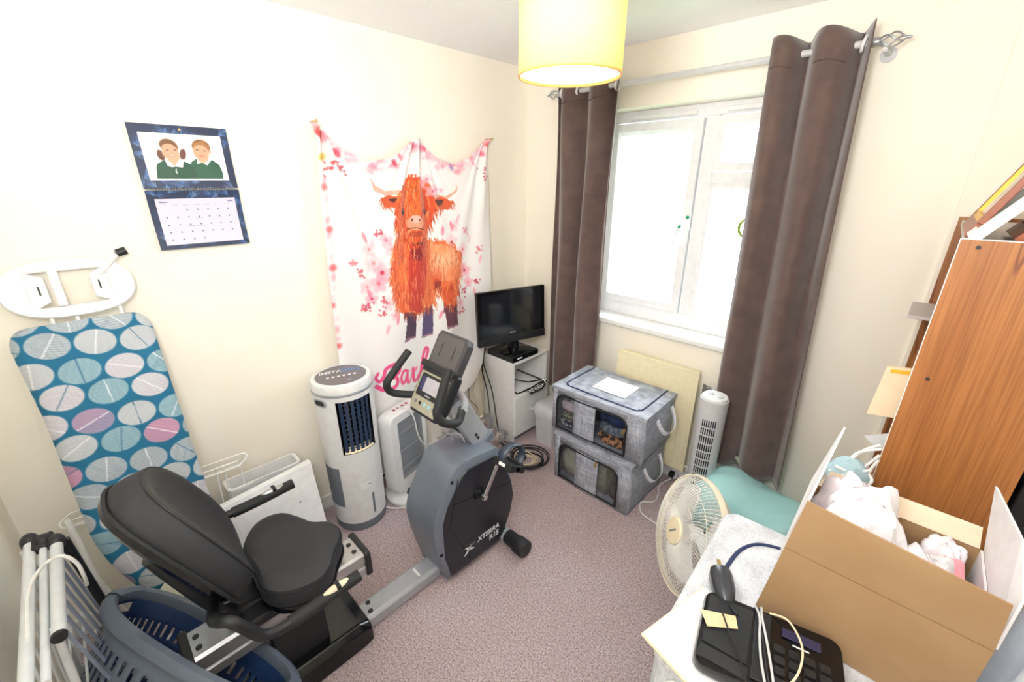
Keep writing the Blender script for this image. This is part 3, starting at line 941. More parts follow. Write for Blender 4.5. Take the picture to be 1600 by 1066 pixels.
def strand(p0, p1, w0, w1, c_, a):
    mx = (p0[0]+p1[0])/2; mz = (p0[1]+p1[1])/2; L = math.hypot(p1[0]-p0[0], p1[1]-p0[1])
    ii = np.where(np.abs(Z[:, nU//2]-mz) < L+.09)[0]
    if not len(ii): return
    i0, i1 = ii.min(), ii.max()+1; ju = (mx-.82)/1.1; j0 = max(int((ju-.07)*nU), 0); j1 = min(int((ju+.07)*nU), nU)
    if j1 <= j0: return
    sub = Canvas(cv.X[i0:i1, j0:j1], cv.Y[i0:i1, j0:j1], (0, 0, 0)); sub.C = cv.C[i0:i1, j0:j1]
    sub.line([p0, p1], w0, w1, c_, a); cv.C[i0:i1, j0:j1] = sub.C
rf2 = random.Random(77)
for pol, cols_ in ((body, [(226, 112, 66), (240, 150, 96), (196, 70, 40)]), (head, [(214, 84, 44), (232, 112, 50), (176, 56, 32)]), ([(340, 385), (370, 425), (412, 420)], [(206, 88, 48)]), ([(585, 430), (630, 430), (648, 400)], [(212, 92, 52)]), ([(440, 880), (492, 880)], [(120, 50, 50)]), ([(512, 860), (566, 860)], [(130, 60, 60)]), ([(612, 850), (664, 845)], [(130, 60, 60)])):
    mxx = sum(p[0] for p in pol)/len(pol)
    for i in range(len(pol)):
        x0, y0 = pol[i]; x1, y1 = pol[(i+1) % len(pol)]
        for k in range(max(2, int(math.hypot(x1-x0, y1-y0)/7))):
            t = rf2.random(); x = x0+(x1-x0)*t; y = y0+(y1-y0)*t
            sx_ = (1 if x > mxx else -1)*rf2.uniform(2, 16)
            strand(cr5(x, y-8), cr5(x+sx_, y+rf2.uniform(10, 34)), .0042, .001, rf2.choice(cols_), .9)
# hair strands over the whole animal
rh = random.Random(5)
allp = [body, head]
for k in range(520):
    pol = head if k % 3 == 0 else body
    xs = [p[0] for p in pol]; ys = [p[1] for p in pol]
    x = rh.uniform(min(xs)+12, max(xs)-12); y = rh.uniform(min(ys)+8, max(ys)-40)
    ins = False
    for i in range(len(pol)):
        x0, y0 = pol[i]; x1, y1 = pol[(i+1) % len(pol)]
        if (y0 > y) != (y1 > y) and x < (x1-x0)*(y-y0)/(y1-y0)+x0: ins = not ins
    if not ins: continue
    p0 = cr5(x, y); dx = rh.uniform(-9, 9); p1 = cr5(x+dx, y+rh.uniform(22, 48))
    # local strip only, for speed
    mx = (p0[0]+p1[0])/2; mz = (p0[1]+p1[1])/2
    L = math.hypot(p1[0]-p0[0], p1[1]-p0[1])
    cv.sel = None
    ii = np.where(np.abs(Z[:, nU//2]-mz) < L+.09)[0]
    i0, i1 = max(ii.min(), 0), ii.max()+1
    ju = (mx-.82)/1.1
    j0 = max(int((ju-.06)*nU), 0); j1 = min(int((ju+.06)*nU), nU)
    if j1 <= j0: continue
    sub = Canvas(cv.X[i0:i1, j0:j1], cv.Y[i0:i1, j0:j1], (0, 0, 0)); sub.C = cv.C[i0:i1, j0:j1]
    sub.line([p0, p1], .0028, .001, rh.choice([(240, 140, 74), (244, 170, 110), (176, 52, 34), (140, 40, 36), (224, 100, 50), (250, 190, 140)]), .55)
    cv.C[i0:i1, j0:j1] = sub.C
def el5(x, y, rx, ry, c_, a=1, rot=0):
    X_, Y_ = cr5(x, y); cv.ell(X_, Y_, rx, ry, rot, c_, a, .12)
el5(488, 490, .052, .036, (226, 150, 118)); el5(487, 470, .030, .020, (240, 176, 160)); el5(474, 474, .005, .007, (110, 50, 50)); el5(500, 474, .005, .007, (110, 50, 50))
cv.line([cr5(455, 516), cr5(485, 508), cr5(520, 516)], .0025, .0025, (90, 40, 40)); el5(488, 535, .04, .016, (160, 60, 40), .7)
el5(437, 440, .012, .017, (30, 26, 34)); el5(531, 440, .012, .017, (30, 26, 34)); el5(438, 436, .002, .003, (230, 230, 240)); el5(532, 436, .002, .003, (230, 230, 240))
for (x, y, r) in ((520, 320, .03), (560, 352, .034), (575, 345, .025), (540, 300, .022), (600, 350, .018)):
    X_, Y_ = cr5(x, y); flower(X_, Y_, r, (248, 190, 206), (206, 90, 120), .9)
for (x0, y0, x1, y1) in ((445, 985, 488, 975), (522, 975, 566, 962), (628, 935, 672, 922)):
    cv.line([cr5(x0, y0), cr5(x1, y1)], .006, .006, (176, 130, 150), .8)
# brush lettering "Barb"
P1 = (238, 84, 140); P2 = (244, 130, 168)
def st(pts, w0, w1, c_=P1): cv.line([cr6(*p) for p in pts], w0, w1, c_)
st([(405, 260), (395, 285), (412, 300), (430, 270), (440, 235), (480, 212), (505, 222), (500, 250), (470, 272), (452, 280)], .008, .014)
st([(478, 222), (462, 260), (446, 300), (432, 338)], .006, .012, P2)
st([(452, 278), (490, 278), (492, 305), (470, 328), (430, 338), (400, 325)], .010, .013)
st([(552, 250), (530, 245), (514, 275), (520, 305), (536, 295), (548, 262), (550, 300), (562, 300)], .009, .010)
st([(562, 300), (578, 262), (580, 235), (592, 248), (600, 236)], .007, .009, P2); st([(582, 245), (584, 280), (588, 298), (604, 290)], .012, .009)
st([(604, 290), (640, 210), (658, 150), (646, 140), (632, 190), (624, 260), (640, 296), (664, 280), (664, 250), (640, 246)], .009, .011)
m_tap = cmat('fleece_print', .95, .3, .15, 300)
tp = painted('tapestry', Pm, cv.C, m_tap, None, sol=.002)
tag(tp, 'white fleece wall hanging printed with an orange highland cow and pink flowers', 'tapestry')
for k, (y, z) in enumerate(((.876, 1.985), (1.395, 1.94), (1.915, 1.975))):
    b = B().cyl((-2.1, y, z), (-2.035, y, z), .0035, n=8).ball((-2.035, y, z), .006)
    o = b.out('push_pin', m_brass, None)
    tag(o, ['push pin at the left top corner of the cow wall hanging', 'push pin at the middle peak of the cow wall hanging', 'push pin at the right top corner of the cow wall hanging'][k], 'pin', 'pins holding the wall hanging')

# ================================================================ IRONING BOARD (leans on the left wall)
# board plane: top at x=-2.03,z=1.30 ; foot at x=-1.66,z=0.06
def bp(w, l, n=0.0):
    """w = world y, l = length down from the top edge, n = out of the board (towards the room)"""
    d = Vector((.33, 0, -1.22)).normalized(); nn = Vector((1.22, 0, .33)).normalized()
    return Vector((-2.035, w, 1.295)) + d*l + nn*n
ib = thing('ironing_board', 'ironing board with a blue leaf pattern cover leaning on the left wall', 'ironing board', (-1.9, -.03, 0))
Lb = 1.22
def bw(l):
    """left and right edge (world y) at length l"""
    a = min(1, l/.07); rc = .05*(1-math.sqrt(max(0, 1-(1-a)**2)))
    yl_ = -.222+rc; yr_ = .14-rc
    yl_ += .016*min(1, l/.3)
    if l > .72:
        t = (l-.72)/(Lb-.72)
        yl_ += .19*t**1.7; yr_ -= .10*t**2.6
    return yl_, yr_
nU, nV = 150, 420
U, V = np.meshgrid(np.linspace(0, 1, nU), np.linspace(0, 1, nV))
Lm = V*Lb; edge = np.array([bw(l) for l in np.linspace(0, Lb, nV)])
Yb = edge[:, 0:1]+(edge[:, 1:2]-edge[:, 0:1])*U
Nn = .022-.026*np.abs(2*U-1)**12-.012*np.maximum(0, 1-Lm/.02)+.0012*np.sin(Lm*60+U*5)+.0035*np.sin(Lm*27+U*9)*np.maximum(0, U-.55)
d_ = np.array(Vector((.33, 0, -1.22)).normalized()); n_ = np.array(Vector((1.22, 0, .33)).normalized())
Pm = np.array([-2.035, 0, 1.295])+Lm[..., None]*d_+Nn[..., None]*n_; Pm[..., 1] = Yb
cv = Canvas(Yb, Lm, (28, 104, 138))
rl = random.Random(21)
cols = [((196, 200, 204), (150, 158, 166)), ((150, 180, 190), (96, 136, 154)), ((206, 204, 210), (168, 166, 176)), ((176, 186, 192), (120, 134, 148)), ((196, 150, 172), (150, 116, 146)), ((160, 150, 176), (110, 108, 140))]
row = 0
l = .0
k = 0
for row in range(15):
    l0 = .0+row*.088
    for q in range(-2, 5):
        cx = -.185+q*.113+(row % 2)*.056-.006*row; cy = l0+.034*q*.4-.02
        k += 1
        ci = [0, 1, 3, 2, 0, 1, 2, 3, 5, 0, 4, 1, 3][(k*5+row) % 13]
        base, ln = cols[ci]
        rx, ry = .053, .043
        rot = rl.uniform(-12, 12)
        i0 = max(0, int((cy-.06)/Lb*nV)); i1 = min(nV, int((cy+.06)/Lb*nV)+1)
        if i1 <= i0: continue
        sub = Canvas(cv.X[i0:i1], cv.Y[i0:i1], (0, 0, 0)); sub.C = cv.C[i0:i1].copy(); old = sub.C.copy()
        sub.ell(cx, cy, rx, ry, rot, base, 1, .03)
        # veins: a midrib with fine hatching either side
        t = math.radians(rl.uniform(20, 160)); ct, s_t = math.cos(t), math.sin(t)
        u_ = (sub.X-cx)*ct+(sub.Y-cy)*s_t; v_ = -(sub.X-cx)*s_t+(sub.Y-cy)*ct
        rr_ = math.radians(rot); dx = sub.X-cx; dy = sub.Y-cy
        e_ = np.sqrt(((dx*math.cos(rr_)+dy*math.sin(rr_))/rx)**2+((-dx*math.sin(rr_)+dy*math.cos(rr_))/ry)**2) < .98
        hatch = (np.sin((u_+np.abs(v_)*.8)*1100) > .2)
        sub.put((e_ & hatch).astype(float), ln, .55)
        if ci in (4, 5): sub.put((e_ & (v_ > 0)).astype(float), (166, 130, 158) if ci == 4 else (186, 150, 176), .5)
        sub.put((e_ & (np.abs(v_) < .0018)).astype(float), (236, 236, 236) if k % 3 else (60, 110, 140), .75)
        cv.C[i0:i1] = sub.C
painted('cover', Pm, cv.C, cmat('cotton_print', .85, 0, .15, 500), ib)
b = B()   # board underside pan
ringL = []
for l in np.linspace(0.005, Lb-.003, 40):
    a, c = bw(l); ringL.append([bp(a+.006, l, -.003), bp(c-.006, l, -.003), bp(c-.010, l, -.012), bp(a+.010, l, -.012)])
b.loft(ringL); b.out('board_pan', m_white, ib)
# iron rest: oval tray with a rectangular opening, divider and two end cups
rest = B()
cyr, clr = -.035, -.112
def restring(ax, az, n, half):
    return [bp(cyr+ax*math.copysign(abs(math.cos(t))**.78, math.cos(t)), clr+az*math.copysign(abs(math.sin(t))**.86, math.sin(t)), n) for t in np.linspace(0, 2*PI, 49)[:-1]]
def rectring(ax, az, n):
    pts = []
    for t in np.linspace(0, 2*PI, 49)[:-1]:
        c_, s_ = math.cos(t), math.sin(t)
        pts.append(bp(cyr+ax*math.copysign(abs(c_)**.22, c_), clr+az*math.copysign(abs(s_)**.22, s_), n))
    return pts
rings_ = [restring(.164, .094, -.004, 0), restring(.168, .098, .004, 0), restring(.164, .094, .012, 0), restring(.14, .084, .012, 0), rectring(.102, .059, .007), rectring(.099, .056, -.006)]
rest.loft(rings_, caps=False)
rest.loft([rings_[-1], rings_[0]], caps=False)
rest.out('iron_rest', m_plast, ib)
dv = B(); dv.prism(rrect(.024, .118, .006), lambda x, y: bp(cyr-.03+x, clr+y, .004), lambda x, y: bp(cyr-.03+x, clr+y, .02)); dv.out('divider', m_plast, ib, bevel=.003)
for s_ in (-1, 1):
    cu = B(); yy = cyr+s_*.074
    cu.prism([(-.020*s_, -.040), (.028*s_, -.064), (.028*s_, .064), (-.020*s_, .040)], lambda x, y: bp(yy+x, clr+y, -.004), lambda x, y: bp(yy+x, clr+y, .004)); c_ = cu.out('end_cup', m_plast, ib, bevel=.003)
    sl = B(); sl.prism(rrect(.005, .03, .0015, 2), lambda x, y: bp(yy+x, clr+y, .004), lambda x, y: bp(yy+x, clr+y, .0052)); sl.out('slot', m_black, c_)
for w_ in (-.105, -.045, .07): B().tube([bp(w_, -.03, -.002), bp(w_, .03, -.002)], .006, 8).out('rest_bracket', m_white, ib)
# leg tube end with black foot, upper right
pA = plane_hit(150, 402, 0, -2.055); pB = plane_hit(182, 396, 0, -2.06); pC = plane_hit(197, 391, 0, -2.06)
lg = B().tube([bp(.02, -.12, -.02), pB], .011, 12).out('leg', m_white, ib)
B().tube([pB, pC], .0135, 12).out('foot_cap', m_black, ib)
lg2 = B(); lg2.tube(spline([plane_hit(104, 812, 0, -1.93), plane_hit(125, 850, 0, -1.9), plane_hit(160, 915, 0, -1.84), (-1.8, -.165, .03)], 6), .0095, 10)
lg2.tube([(-1.8, -.165, .03), (-1.8, .1, .03)], .0095, 10).out('leg', m_white, ib)
# garment rail of white wire passing behind the board
b = B()
y0_, y1_ = -.265, .30; zr = .60; xr = -2.0
b.tube(spline([(xr, y0_+.02, zr+.012), (xr+.02, y0_-.01, zr), (xr+.045, y0_, zr-.012), (xr+.06, y0_+.06, zr-.014)], 5), .0035, 7)
for dx, dz in ((0, .012), (.03, .0), (.055, -.012), (.015, -.03)):
    b.tube([(xr+dx, y0_+.02, zr+dz), (xr+dx, y1_-.02, zr+dz-.02)], .0032, 7)
b.tube(spline([(xr, y1_-.03, zr-.008), (xr+.0, y1_+.012, zr-.012), (xr+.03, y1_+.012, zr-.02), (xr+.055, y1_-.03, zr-.032)], 5), .0035, 7)
for dy in (.012, .075, .105):
    b.tube([(xr+.02, y1_-dy, zr-.02), (xr+.02, y1_-dy-.02, .02)], .0035, 7)
b.out('garment_rail', m_white, ib)

# ================================================================ WHITE BOXES / FOLDER BEHIND THE BIKE SEAT
b = B()
P_ = [plane_hit(343, 797, 0, -1.9), plane_hit(486, 722, 0, -1.92), plane_hit(503, 805, 0, -1.9), (-1.8, .55, .01), (-1.8, .16, .01)]
P_ = [Vector(p) for p in P_]
b.prism([(i, 0) for i in range(5)], lambda i, j: P_[int(i)], lambda i, j: P_[int(i)]+Vector((-.035, 0, 0)))
o = tag(b.out('card_folder', m_paper, None, smooth=False, bevel=.002), 'large white card folder leaning on the wall beside the bike seat', 'folder')
text_mesh('handwriting', 'd', .03, frame_m((-1.874, .46, .29), (0, 1, -.1), (0, .1, 1)), mat('ink', (40, 44, 60), .7), o, .0003)
tub = thing('plastic_tub', 'white plastic tub with a slotted handle in its rim behind the white folder', 'tub', (-2.0, .36, 0))
b = B()
ro = rrect(.10, .30, .02); ri = rrect(.086, .286, .016)
def rg(pts, x, y, z, s=1): return [(x+p[0]*s, y+p[1]*s, z) for p in pts]
b.loft([rg(ro, -2.01, .37, .0, .9), rg(ro, -2.01, .37, .44, 1.0), rg(ro, -2.01, .37, .445, 1.05), rg(ro, -2.01, .37, .455, 1.05), rg(ri, -2.01, .37, .455, 1.0), rg(ri, -2.01, .37, .02, .9)])
b.out('tub_body', m_plast, tub)
B().prism(rrect(.012, .12, .005, 3), lambda x, y: (-1.957+x*.2, .37+y, .447), lambda x, y: (-1.955+x*.2, .37+y, .4585)).out('handle_slot', m_lgrey, tub)
b = B(); 
PT = [plane_hit(248, 925, 0, -1.72), plane_hit(262, 904, 0, -1.74), plane_hit(280, 912, 0, -1.73), plane_hit(290, 942, 0, -1.7), plane_hit(262, 950, 0, -1.68)]
b.prism([(i, 0) for i in range(5)], lambda i, j: PT[int(i)], lambda i, j: PT[int(i)]+Vector((-.01, 0, -.006)))
tag(b.out('cream_card', mat('cream_card', (246, 240, 214), .7), None, smooth=False), 'cream coloured card standing between the laundry basket and the ironing board', 'card')
b = B(); rr = random.Random(8)
b.ball((-1.68, .18, .17), .045, .07, .17, 14, 10, .12, rr)
tag(b.out('black_bag', mat('black_mesh_fabric', (44, 46, 50), .7, c2=(96, 98, 104), scale=90), None, smooth=False), 'dark crumpled mesh bag standing behind the bike seat', 'bag')

# ================================================================ AIR COOLER
CX, CY = -1.915, .765
col_ = thing('air_cooler', 'round white tower air cooler with a black grille on top of a grey foot', 'air cooler', (CX, CY, 0))
B().lathe((CX, CY, 0), [(.126, 0), (.130, .006), (.131, .05), (.0, .05)], 56).out('base', m_grey, col_)
# front opening cut in the shell: faces towards +x, slightly -y
ca = math.radians(-4)
def shell(b, z0, z1, a0, a1, r0=.131, r1=.142, n=60, nz=8, r_off=0):
    def fn(u, v):
        a = a0+(a1-a0)*u; z = z0+(z1-z0)*v; r = r0+(r1-r0)*((z-.05)/.77)+r_off
        return (CX+r*math.cos(a), CY+r*math.sin(a), z)
    b.grid(fn, n, nz)
ga0, ga1 = ca-math.radians(36), ca+math.radians(36)
b = B(); shell(b, .05, .485, 0, 2*PI); shell(b, .775, .80, 0, 2*PI, nz=2); shell(b, .485, .775, ga1, ga0+2*PI)
b.out('housing', m_plast, col_)
b = B(); shell(b, .485, .775, ga0, ga1, r_off=-.035, n=20); 
for a in (ga0, ga1):
    r = .1385; b.add([(CX+(r-.035)*math.cos(a), CY+(r-.035)*math.sin(a), .485), (CX+(r+.001)*math.cos(a), CY+(r+.001)*math.sin(a), .485), (CX+(r+.003)*math.cos(a), CY+(r+.003)*math.sin(a), .775), (CX+(r-.035)*math.cos(a), CY+(r-.035)*math.sin(a), .775)], [(0, 1, 2, 3)])
for z in (.485, .775):
    vs = []
    for i in range(13):
        a = ga0+(ga1-ga0)*i/12
        for r in (.10, .1395): vs.append((CX+r*math.cos(a), CY+r*math.sin(a), z))
    b.add(vs, [(2*i, 2*i+1, 2*i+3, 2*i+2) for i in range(12)])
b.out('outlet_cavity', m_gloss, col_)
m_vane = mat('blue_black_plastic', (44, 60, 84), .3)
for k in range(6):
    a = ga0+(ga1-ga0)*(k+.7)/6.4
    b = B(); c0 = Vector((CX+.128*math.cos(a), CY+.128*math.sin(a), .49)); c1 = Vector((CX+.136*math.cos(a), CY+.136*math.sin(a), .772))
    b.bar(c0, c1, .0022, .016, (math.sin(a), -math.cos(a), 0)); b.out('vane', m_vane, col_, smooth=False)
for k in range(10):
    z = .505+.027*k; b = B()
    b.tube([(CX+.118*math.cos(a), CY+.118*math.sin(a), z) for a in np.linspace(ga0+.03, ga1-.03, 14)], .0016, 5)
    b.out('louvre', m_vane, col_)
B().grid(lambda u, v: (CX+(.104+.034*v)*math.cos(ga0+.05+(ga1-ga0-.1)*u), CY+(.104+.034*v)*math.sin(ga0+.05+(ga1-ga0-.1)*u),   .507-.02*v), 14, 2).out('deflector', m_cream, col_)
B().lathe((CX, CY, 0), [(.1425, .80), (.1445, .803), (.1445, .812), (.143, .815)], 60).out('trim_ring', m_silver, col_)
B().lathe((CX, CY, 0), [(.143, .814), (.1435, .835), (.138, .852), (.126, .858), (.120, .858), (.118, .854), (0, .854)], 60).out('top_rim', m_plast, col_)
top = B().lathe((CX, CY, 0), [(0, .8545), (.117, .8545), (.117, .857), (0, .8572)], 60).out('control_panel', mat('taupe_gloss', (106, 100, 106), .15), col_)
# panel lettering runs along the direction that reads level from the front (+x side)
tx = Vector((.30, .95, 0)).normalized(); ty = Vector((-.95, .30, 0)).normalized()
m_ltext = mat('white_print', (235, 238, 245), .5); m_btext = mat('blue_print', (96, 150, 230), .5)
ctr = Vector((CX, CY, .8576))
text_mesh('letters_insta', 'INSTA', .038, frame_m(ctr+ty*.045-tx*.044, tx, ty), m_ltext, col_, .0003, bold=.0006)
text_mesh('letters_chill', 'CHILL', .038, frame_m(ctr+ty*.045+tx*.048, tx, ty), m_btext, col_, .0003, bold=.0004)
for k in range(6):
    c_ = ctr+tx*(-.062+.0248*k)-ty*.018
    B().cyl(c_, c_+Vector((0, 0, .0008)), .0075, n=18).out('button', m_ltext, col_)
B().prism(rrect(.016, .004, .0015, 2), lambda x, y: ctr+tx*(x+.03)+ty*(y-.075), lambda x, y: ctr+tx*(x+.03)+ty*(y-.075)+Vector((0, 0, .0006))).out('brand_mark', m_ltext, col_)
# side handle recess, water tank panel, level window, small badge
a = math.radians(-72); n0 = Vector((math.cos(a), math.sin(a), 0)); t0 = Vector((-math.sin(a), math.cos(a), 0))
hr = B().prism(rrect(.075, .042, .018), lambda x, y: Vector((CX, CY, .768))+n0*.133+t0*x+Vector((0, 0, y)), lambda x, y: Vector((CX, CY, .768))+n0*.1435+t0*x+Vector((0, 0, y))).out('handle_recess', m_silver, col_, bevel=.003)
B().prism(rrect(.055, .024, .011), lambda x, y: Vector((CX, CY, .768))+n0*.135+t0*x+Vector((0, 0, y)), lambda x, y: Vector((CX, CY, .768))+n0*.1445+t0*x+Vector((0, 0, y))).out('grip', m_black, hr)
b = B(); shell(b, .16, .40, math.radians(-125), math.radians(-55), r_off=.002, n=26); b.out('water_tank', m_grey, col_)
a = math.radians(8)
def onshell(a, z, off=.0): 
    r = .131+.011*((z-.05)/.77)+off; return (CX+r*math.cos(a), CY+r*math.sin(a), z)
B().grid(lambda u, v: onshell(a-.09*(.5-u), .085+.13*v, .0015), 3, 8).out('level_window', m_grey, col_)
bd = B().grid(lambda u, v: onshell(math.radians(-18)+.42*u, .262+.034*v, .0016), 8, 2).out('door_flap', m_white, col_)
B().grid(lambda u, v: onshell(math.radians(-3)+.14*u, .279-.010*(u)*v+.004, .003), 4, 1).out('badge', m_grey, col_)
b = B().tube(spline([(-1.98, .9, .1), (-1.96, .96, .14), (-1.99, 1.0, .12), (-2.02, .98, .05), (-1.98, 1.03, .02), (-2.05, 1.1, .01)], 6), .004, 8)
tag(b.out('power_cable', m_blackcord, None), 'short black cable looped between the air cooler and the halogen heater', 'cable')

# ================================================================ HALOGEN HEATER
hx, hy = -1.93, 1.085
ht = thing('halogen_heater', 'white upright halogen heater with a mesh front on a round base', 'heater', (-1.90, 1.05, 0))
B().lathe((-1.885, 1.045, 0), [(.125, 0), (.132, .008), (.130, .022), (.10, .034), (0, .036)], 48).out('base', m_plast, ht)
d0 = Vector((-.07, .24, 0)).normalized(); nf = Vector((.24, .07, 0)).normalized(); o0 = Vector((-1.915, 1.075, .05))
def hp(w, z, n): return o0+d0*w+Vector((0, 0, z))+nf*(n-.02*z)
def hring(s, n, top=0): return [hp(p[0], p[1]+.25, n) for p in rrect(.285*s, .50*s, .045*s, 6)]
b = B(); b.loft([hring(.90, -.05), hring(.98, -.042), hring(1, -.02), hring(1, .035), hring(.975, .048), [hp(p[0]+.012, p[1]+.262, .048) for p in rrect(.20, .375, .01, 6)], [hp(p[0]+.012, p[1]+.262, .012) for p in rrect(.20, .375, .01, 6)]]); b.out('body', m_plast, ht)
rf = B().prism(rrect(.198, .372, .008), lambda x, y: hp(x+.012, y+.262, .013), lambda x, y: hp(x+.012, y+.262, .016)).out('reflector', mat('reflector_silver', (206, 210, 214), .4, .3), ht)
for k in range(3):
    B().tube([hp(-.078, .13+.115*k, .027), hp(.10, .13+.115*k, .027)], .006, 10).out('heating_tube', mat('milky_quartz', (220, 222, 224), .2), ht)
b = B()
for i in range(34): w_ = -.085+.195*i/33; b.bar(hp(w_, .078, .043), hp(w_, .446, .043), .0009, .0009)
for i in range(62): z_ = .078+.368*i/61; b.bar(hp(-.086, z_, .0435), hp(.110, z_, .0435), .0009, .0009)
o = b.out('mesh_guard', mat('steel_mesh', (150, 154, 162), .4, .4), ht, smooth=False); o['kind'] = 'stuff'
for k in range(4):
    c_ = hp(-.05+.032*k, .499, -.005+.002*k); B().lathe(c_, [(.0095, -.002), (.0095, .002), (.006, .004), (0, .0042)], 16).out('switch_light', mat('dark_red_plastic', (150, 34, 50), .3), ht)
b = B().tube(spline([hp(-.02, .50, 0), hp(-.01, .51, .03), hp(.03, .44, .06), hp(.05, .3, .065), hp(.12, .16, .07), hp(.15, .08, .09), (-1.80, 1.20, .02), (-1.76, 1.08, .008), (-1.78, .95, .008), (-1.86, .88, .008), (-1.97, .9, .008), (-2.0, .98, .01)], 8), .0045, 8)
b.out('power_cord', m_whitecord, ht)

# crumpled clear plastic wrap behind the bike
b = B(); rr = random.Random(31)
def wrapf(u, v):
    a = 2*PI*u; ph = PI*(v-.5)
    q = 1+.22*math.sin(5*a+7*ph)+rr.uniform(-.13, .13)
    return (-1.74+.17*q*math.cos(ph)*math.cos(a), 1.43+.22*q*math.cos(ph)*math.sin(a), max(.005, .17+.19*q*math.sin(ph)))
b.grid(wrapf, 38, 22)
tag(b.out('plastic_wrap', m_wrap, None, smooth=False), 'crumpled clear polythene wrapping on the carpet behind the exercise bike', 'plastic wrap')

# ================================================================ TV CABINET, SET TOP BOX, TELEVISION
m_cab = mat('white_laminate', (234, 233, 231), .45)
cab = thing('tv_cabinet', 'small white corner cabinet with an open shelf and a door under the television', 'cabinet', (-1.935, 2.02, 0))
cx0, cx1, cyy0, cyy1 = -2.08, -1.79, 1.845, 2.20
B().box(cx0, cx1, cyy0, cyy0+.016, 0, .595).out('side_panel', m_cab, cab, smooth=False, bevel=.0015)
B().box(cx0, cx1, cyy1-.016, cyy1, 0, .595).out('side_panel', m_cab, cab, smooth=False, bevel=.0015)
B().box(cx0, cx1+.004, cyy0-.004, cyy1+.004, .595, .612).out('top_board', m_cab, cab, smooth=False, bevel=.003)
B().box(cx0, cx1, cyy0+.016, cyy1-.016, .345, .361).out('shelf', m_cab, cab, smooth=False, bevel=.0015)
B().box(cx0, cx1, cyy0+.016, cyy1-.016, .045, .06).out('bottom_board', m_cab, cab, smooth=False)
B().box(cx0, cx0+.008, cyy0+.016, cyy1-.016, .02, .595).out('back_panel', m_cab, cab, smooth=False)
B().box(cx1-.03, cx1-.018, cyy0+.016, cyy1-.016, 0, .045).out('plinth', m_grey, cab, smooth=False)
dr = B().box(cx1, cx1+.016, cyy0+.006, cyy1-.002, .05, .352).out('door', m_cab, cab, smooth=False, bevel=.003)
B().lathe((cx1+.016, 2.02, .215), [(.008, 0), (.007, .008), (.016, .018), (.012, .026), (0, .028)], 20, axis=Matrix.Rotation(PI/2, 3, 'Y')).out('knob', m_lgrey, dr)
# tray of papers in the cabinet with the lettered strip
tr = thing('magazine_tray', 'black edged clear tray of papers lying on the open cabinet shelf', 'tray', (-1.9, 2.0, .361))
def tm(x, y, z): return Vector((x, y, z))
b = B().box(-2.04, -1.80, 1.88, 2.14, .362, .372); b.out('paper_stack', m_paper, tr, smooth=False)
b = B(); b.tube([(-2.04, 1.875, .385), (-1.775, 1.875, .385), (-1.775, 2.0, .378), (-1.78, 2.15, .39), (-2.04, 2.15, .39)], .0055, 6); b.tube([(-2.04, 1.875, .43), (-1.79, 2.0, .425), (-1.775, 2.15, .40)], .005, 6); b.out('black_edge', m_black, tr)
st_ = thing('bike_name_strip', 'black strip with white lettering poking out of the cabinet shelf', 'strip', (-1.76, 2.08, .37))
_a0, _a1, _a2 = plane_hit(822, 608, 2, .372), plane_hit(842, 602, 2, .385), plane_hit(846, 591, 2, .415)
_b0, _b1, _b2 = plane_hit(829, 617, 2, .366), plane_hit(848, 607, 2, .376), plane_hit(856, 592, 2, .412)
_sa = spline([_a0, _a1, _a2], 10); _sb = spline([_b0, _b1, _b2], 10)
def strip(u, v):
    k = max(0, min(u, .9999))*20; i_ = int(k); f_ = k-i_
    p = _sa[i_].lerp(_sa[i_+1], f_); q = _sb[i_].lerp(_sb[i_+1], f_)
    return p.lerp(q, v)
B().grid(strip, 20, 2).out('strip_backing', m_black, st_, sol=.0015)
m_sw = mat('strip_white', (240, 240, 240), .6)
for k, ch in enumerate('XTERRA'):
    u = .10+.105*k; p = strip(u, .5); q = strip(u+.03, .5); r_ = strip(u, 1)
    M3 = frame_m(p, q-p, p-r_); M3.translation = p+M3.to_3x3() @ Vector((0, 0, .0022))
    text_mesh('letter', ch, (p-r_).length*1.5, M3, m_sw, st_, .0003, bold=.0005)
p = strip(.85, .5); q = strip(.88, .5); r_ = strip(.85, 1)
M3 = frame_m(p, q-p, p-r_); M3.translation = p+M3.to_3x3() @ Vector((0, 0, .0022))
text_mesh('emblem', 'X', (p-r_).length*2.3, M3, m_sw, st_, .0003, shear=.3, bold=.002)
stb = thing('set_top_box', 'black set top box lying on the white cabinet under the television', 'set top box', (-1.912, 1.965, .612))
B().box(-2.035, -1.79, 1.84, 2.095, .616, .652).out('case', m_black, stb, smooth=False, bevel=.003)
B().box(-1.792, -1.787, 1.843, 2.092, .618, .650).out('front_fascia', m_gloss, stb, smooth=False, bevel=.001)
B().box(-1.7875, -1.7865, 1.88, 1.93, .630, .640).out('brand_mark', m_ltext, stb, smooth=False)
tv = thing('television', 'small black flat television standing on the set top box in the corner', 'television', (-1.90, 1.93, .656))
tvM = frame_m((-1.853, 1.902, .93), (.137, .480, 0), (0, 0, 1))       # local x right, local y up, z towards viewer (front)
zc = tvM.to_3x3() @ Vector((0, 0, 1))
tvM = tvM @ Matrix.Rotation(math.radians(-3), 4, 'X')
def tvb(x0, x1, y0, y1, z0, z1): return B(tvM).box(x0, x1, y0, y1, z0, z1)
tvb(-.252, .252, -.19, .165, -.03, .0).out('bezel', m_gloss, tv, smooth=False, bevel=.006)
tvb(-.20, .20, -.14, .12, -.075, -.03).out('rear_housing', m_black, tv, smooth=False, bevel=.012)
tvb(-.222, .222, -.108, .142, 0, .0012).out('screen', mat('screen_glass', (24, 27, 33), .08), tv, smooth=False)
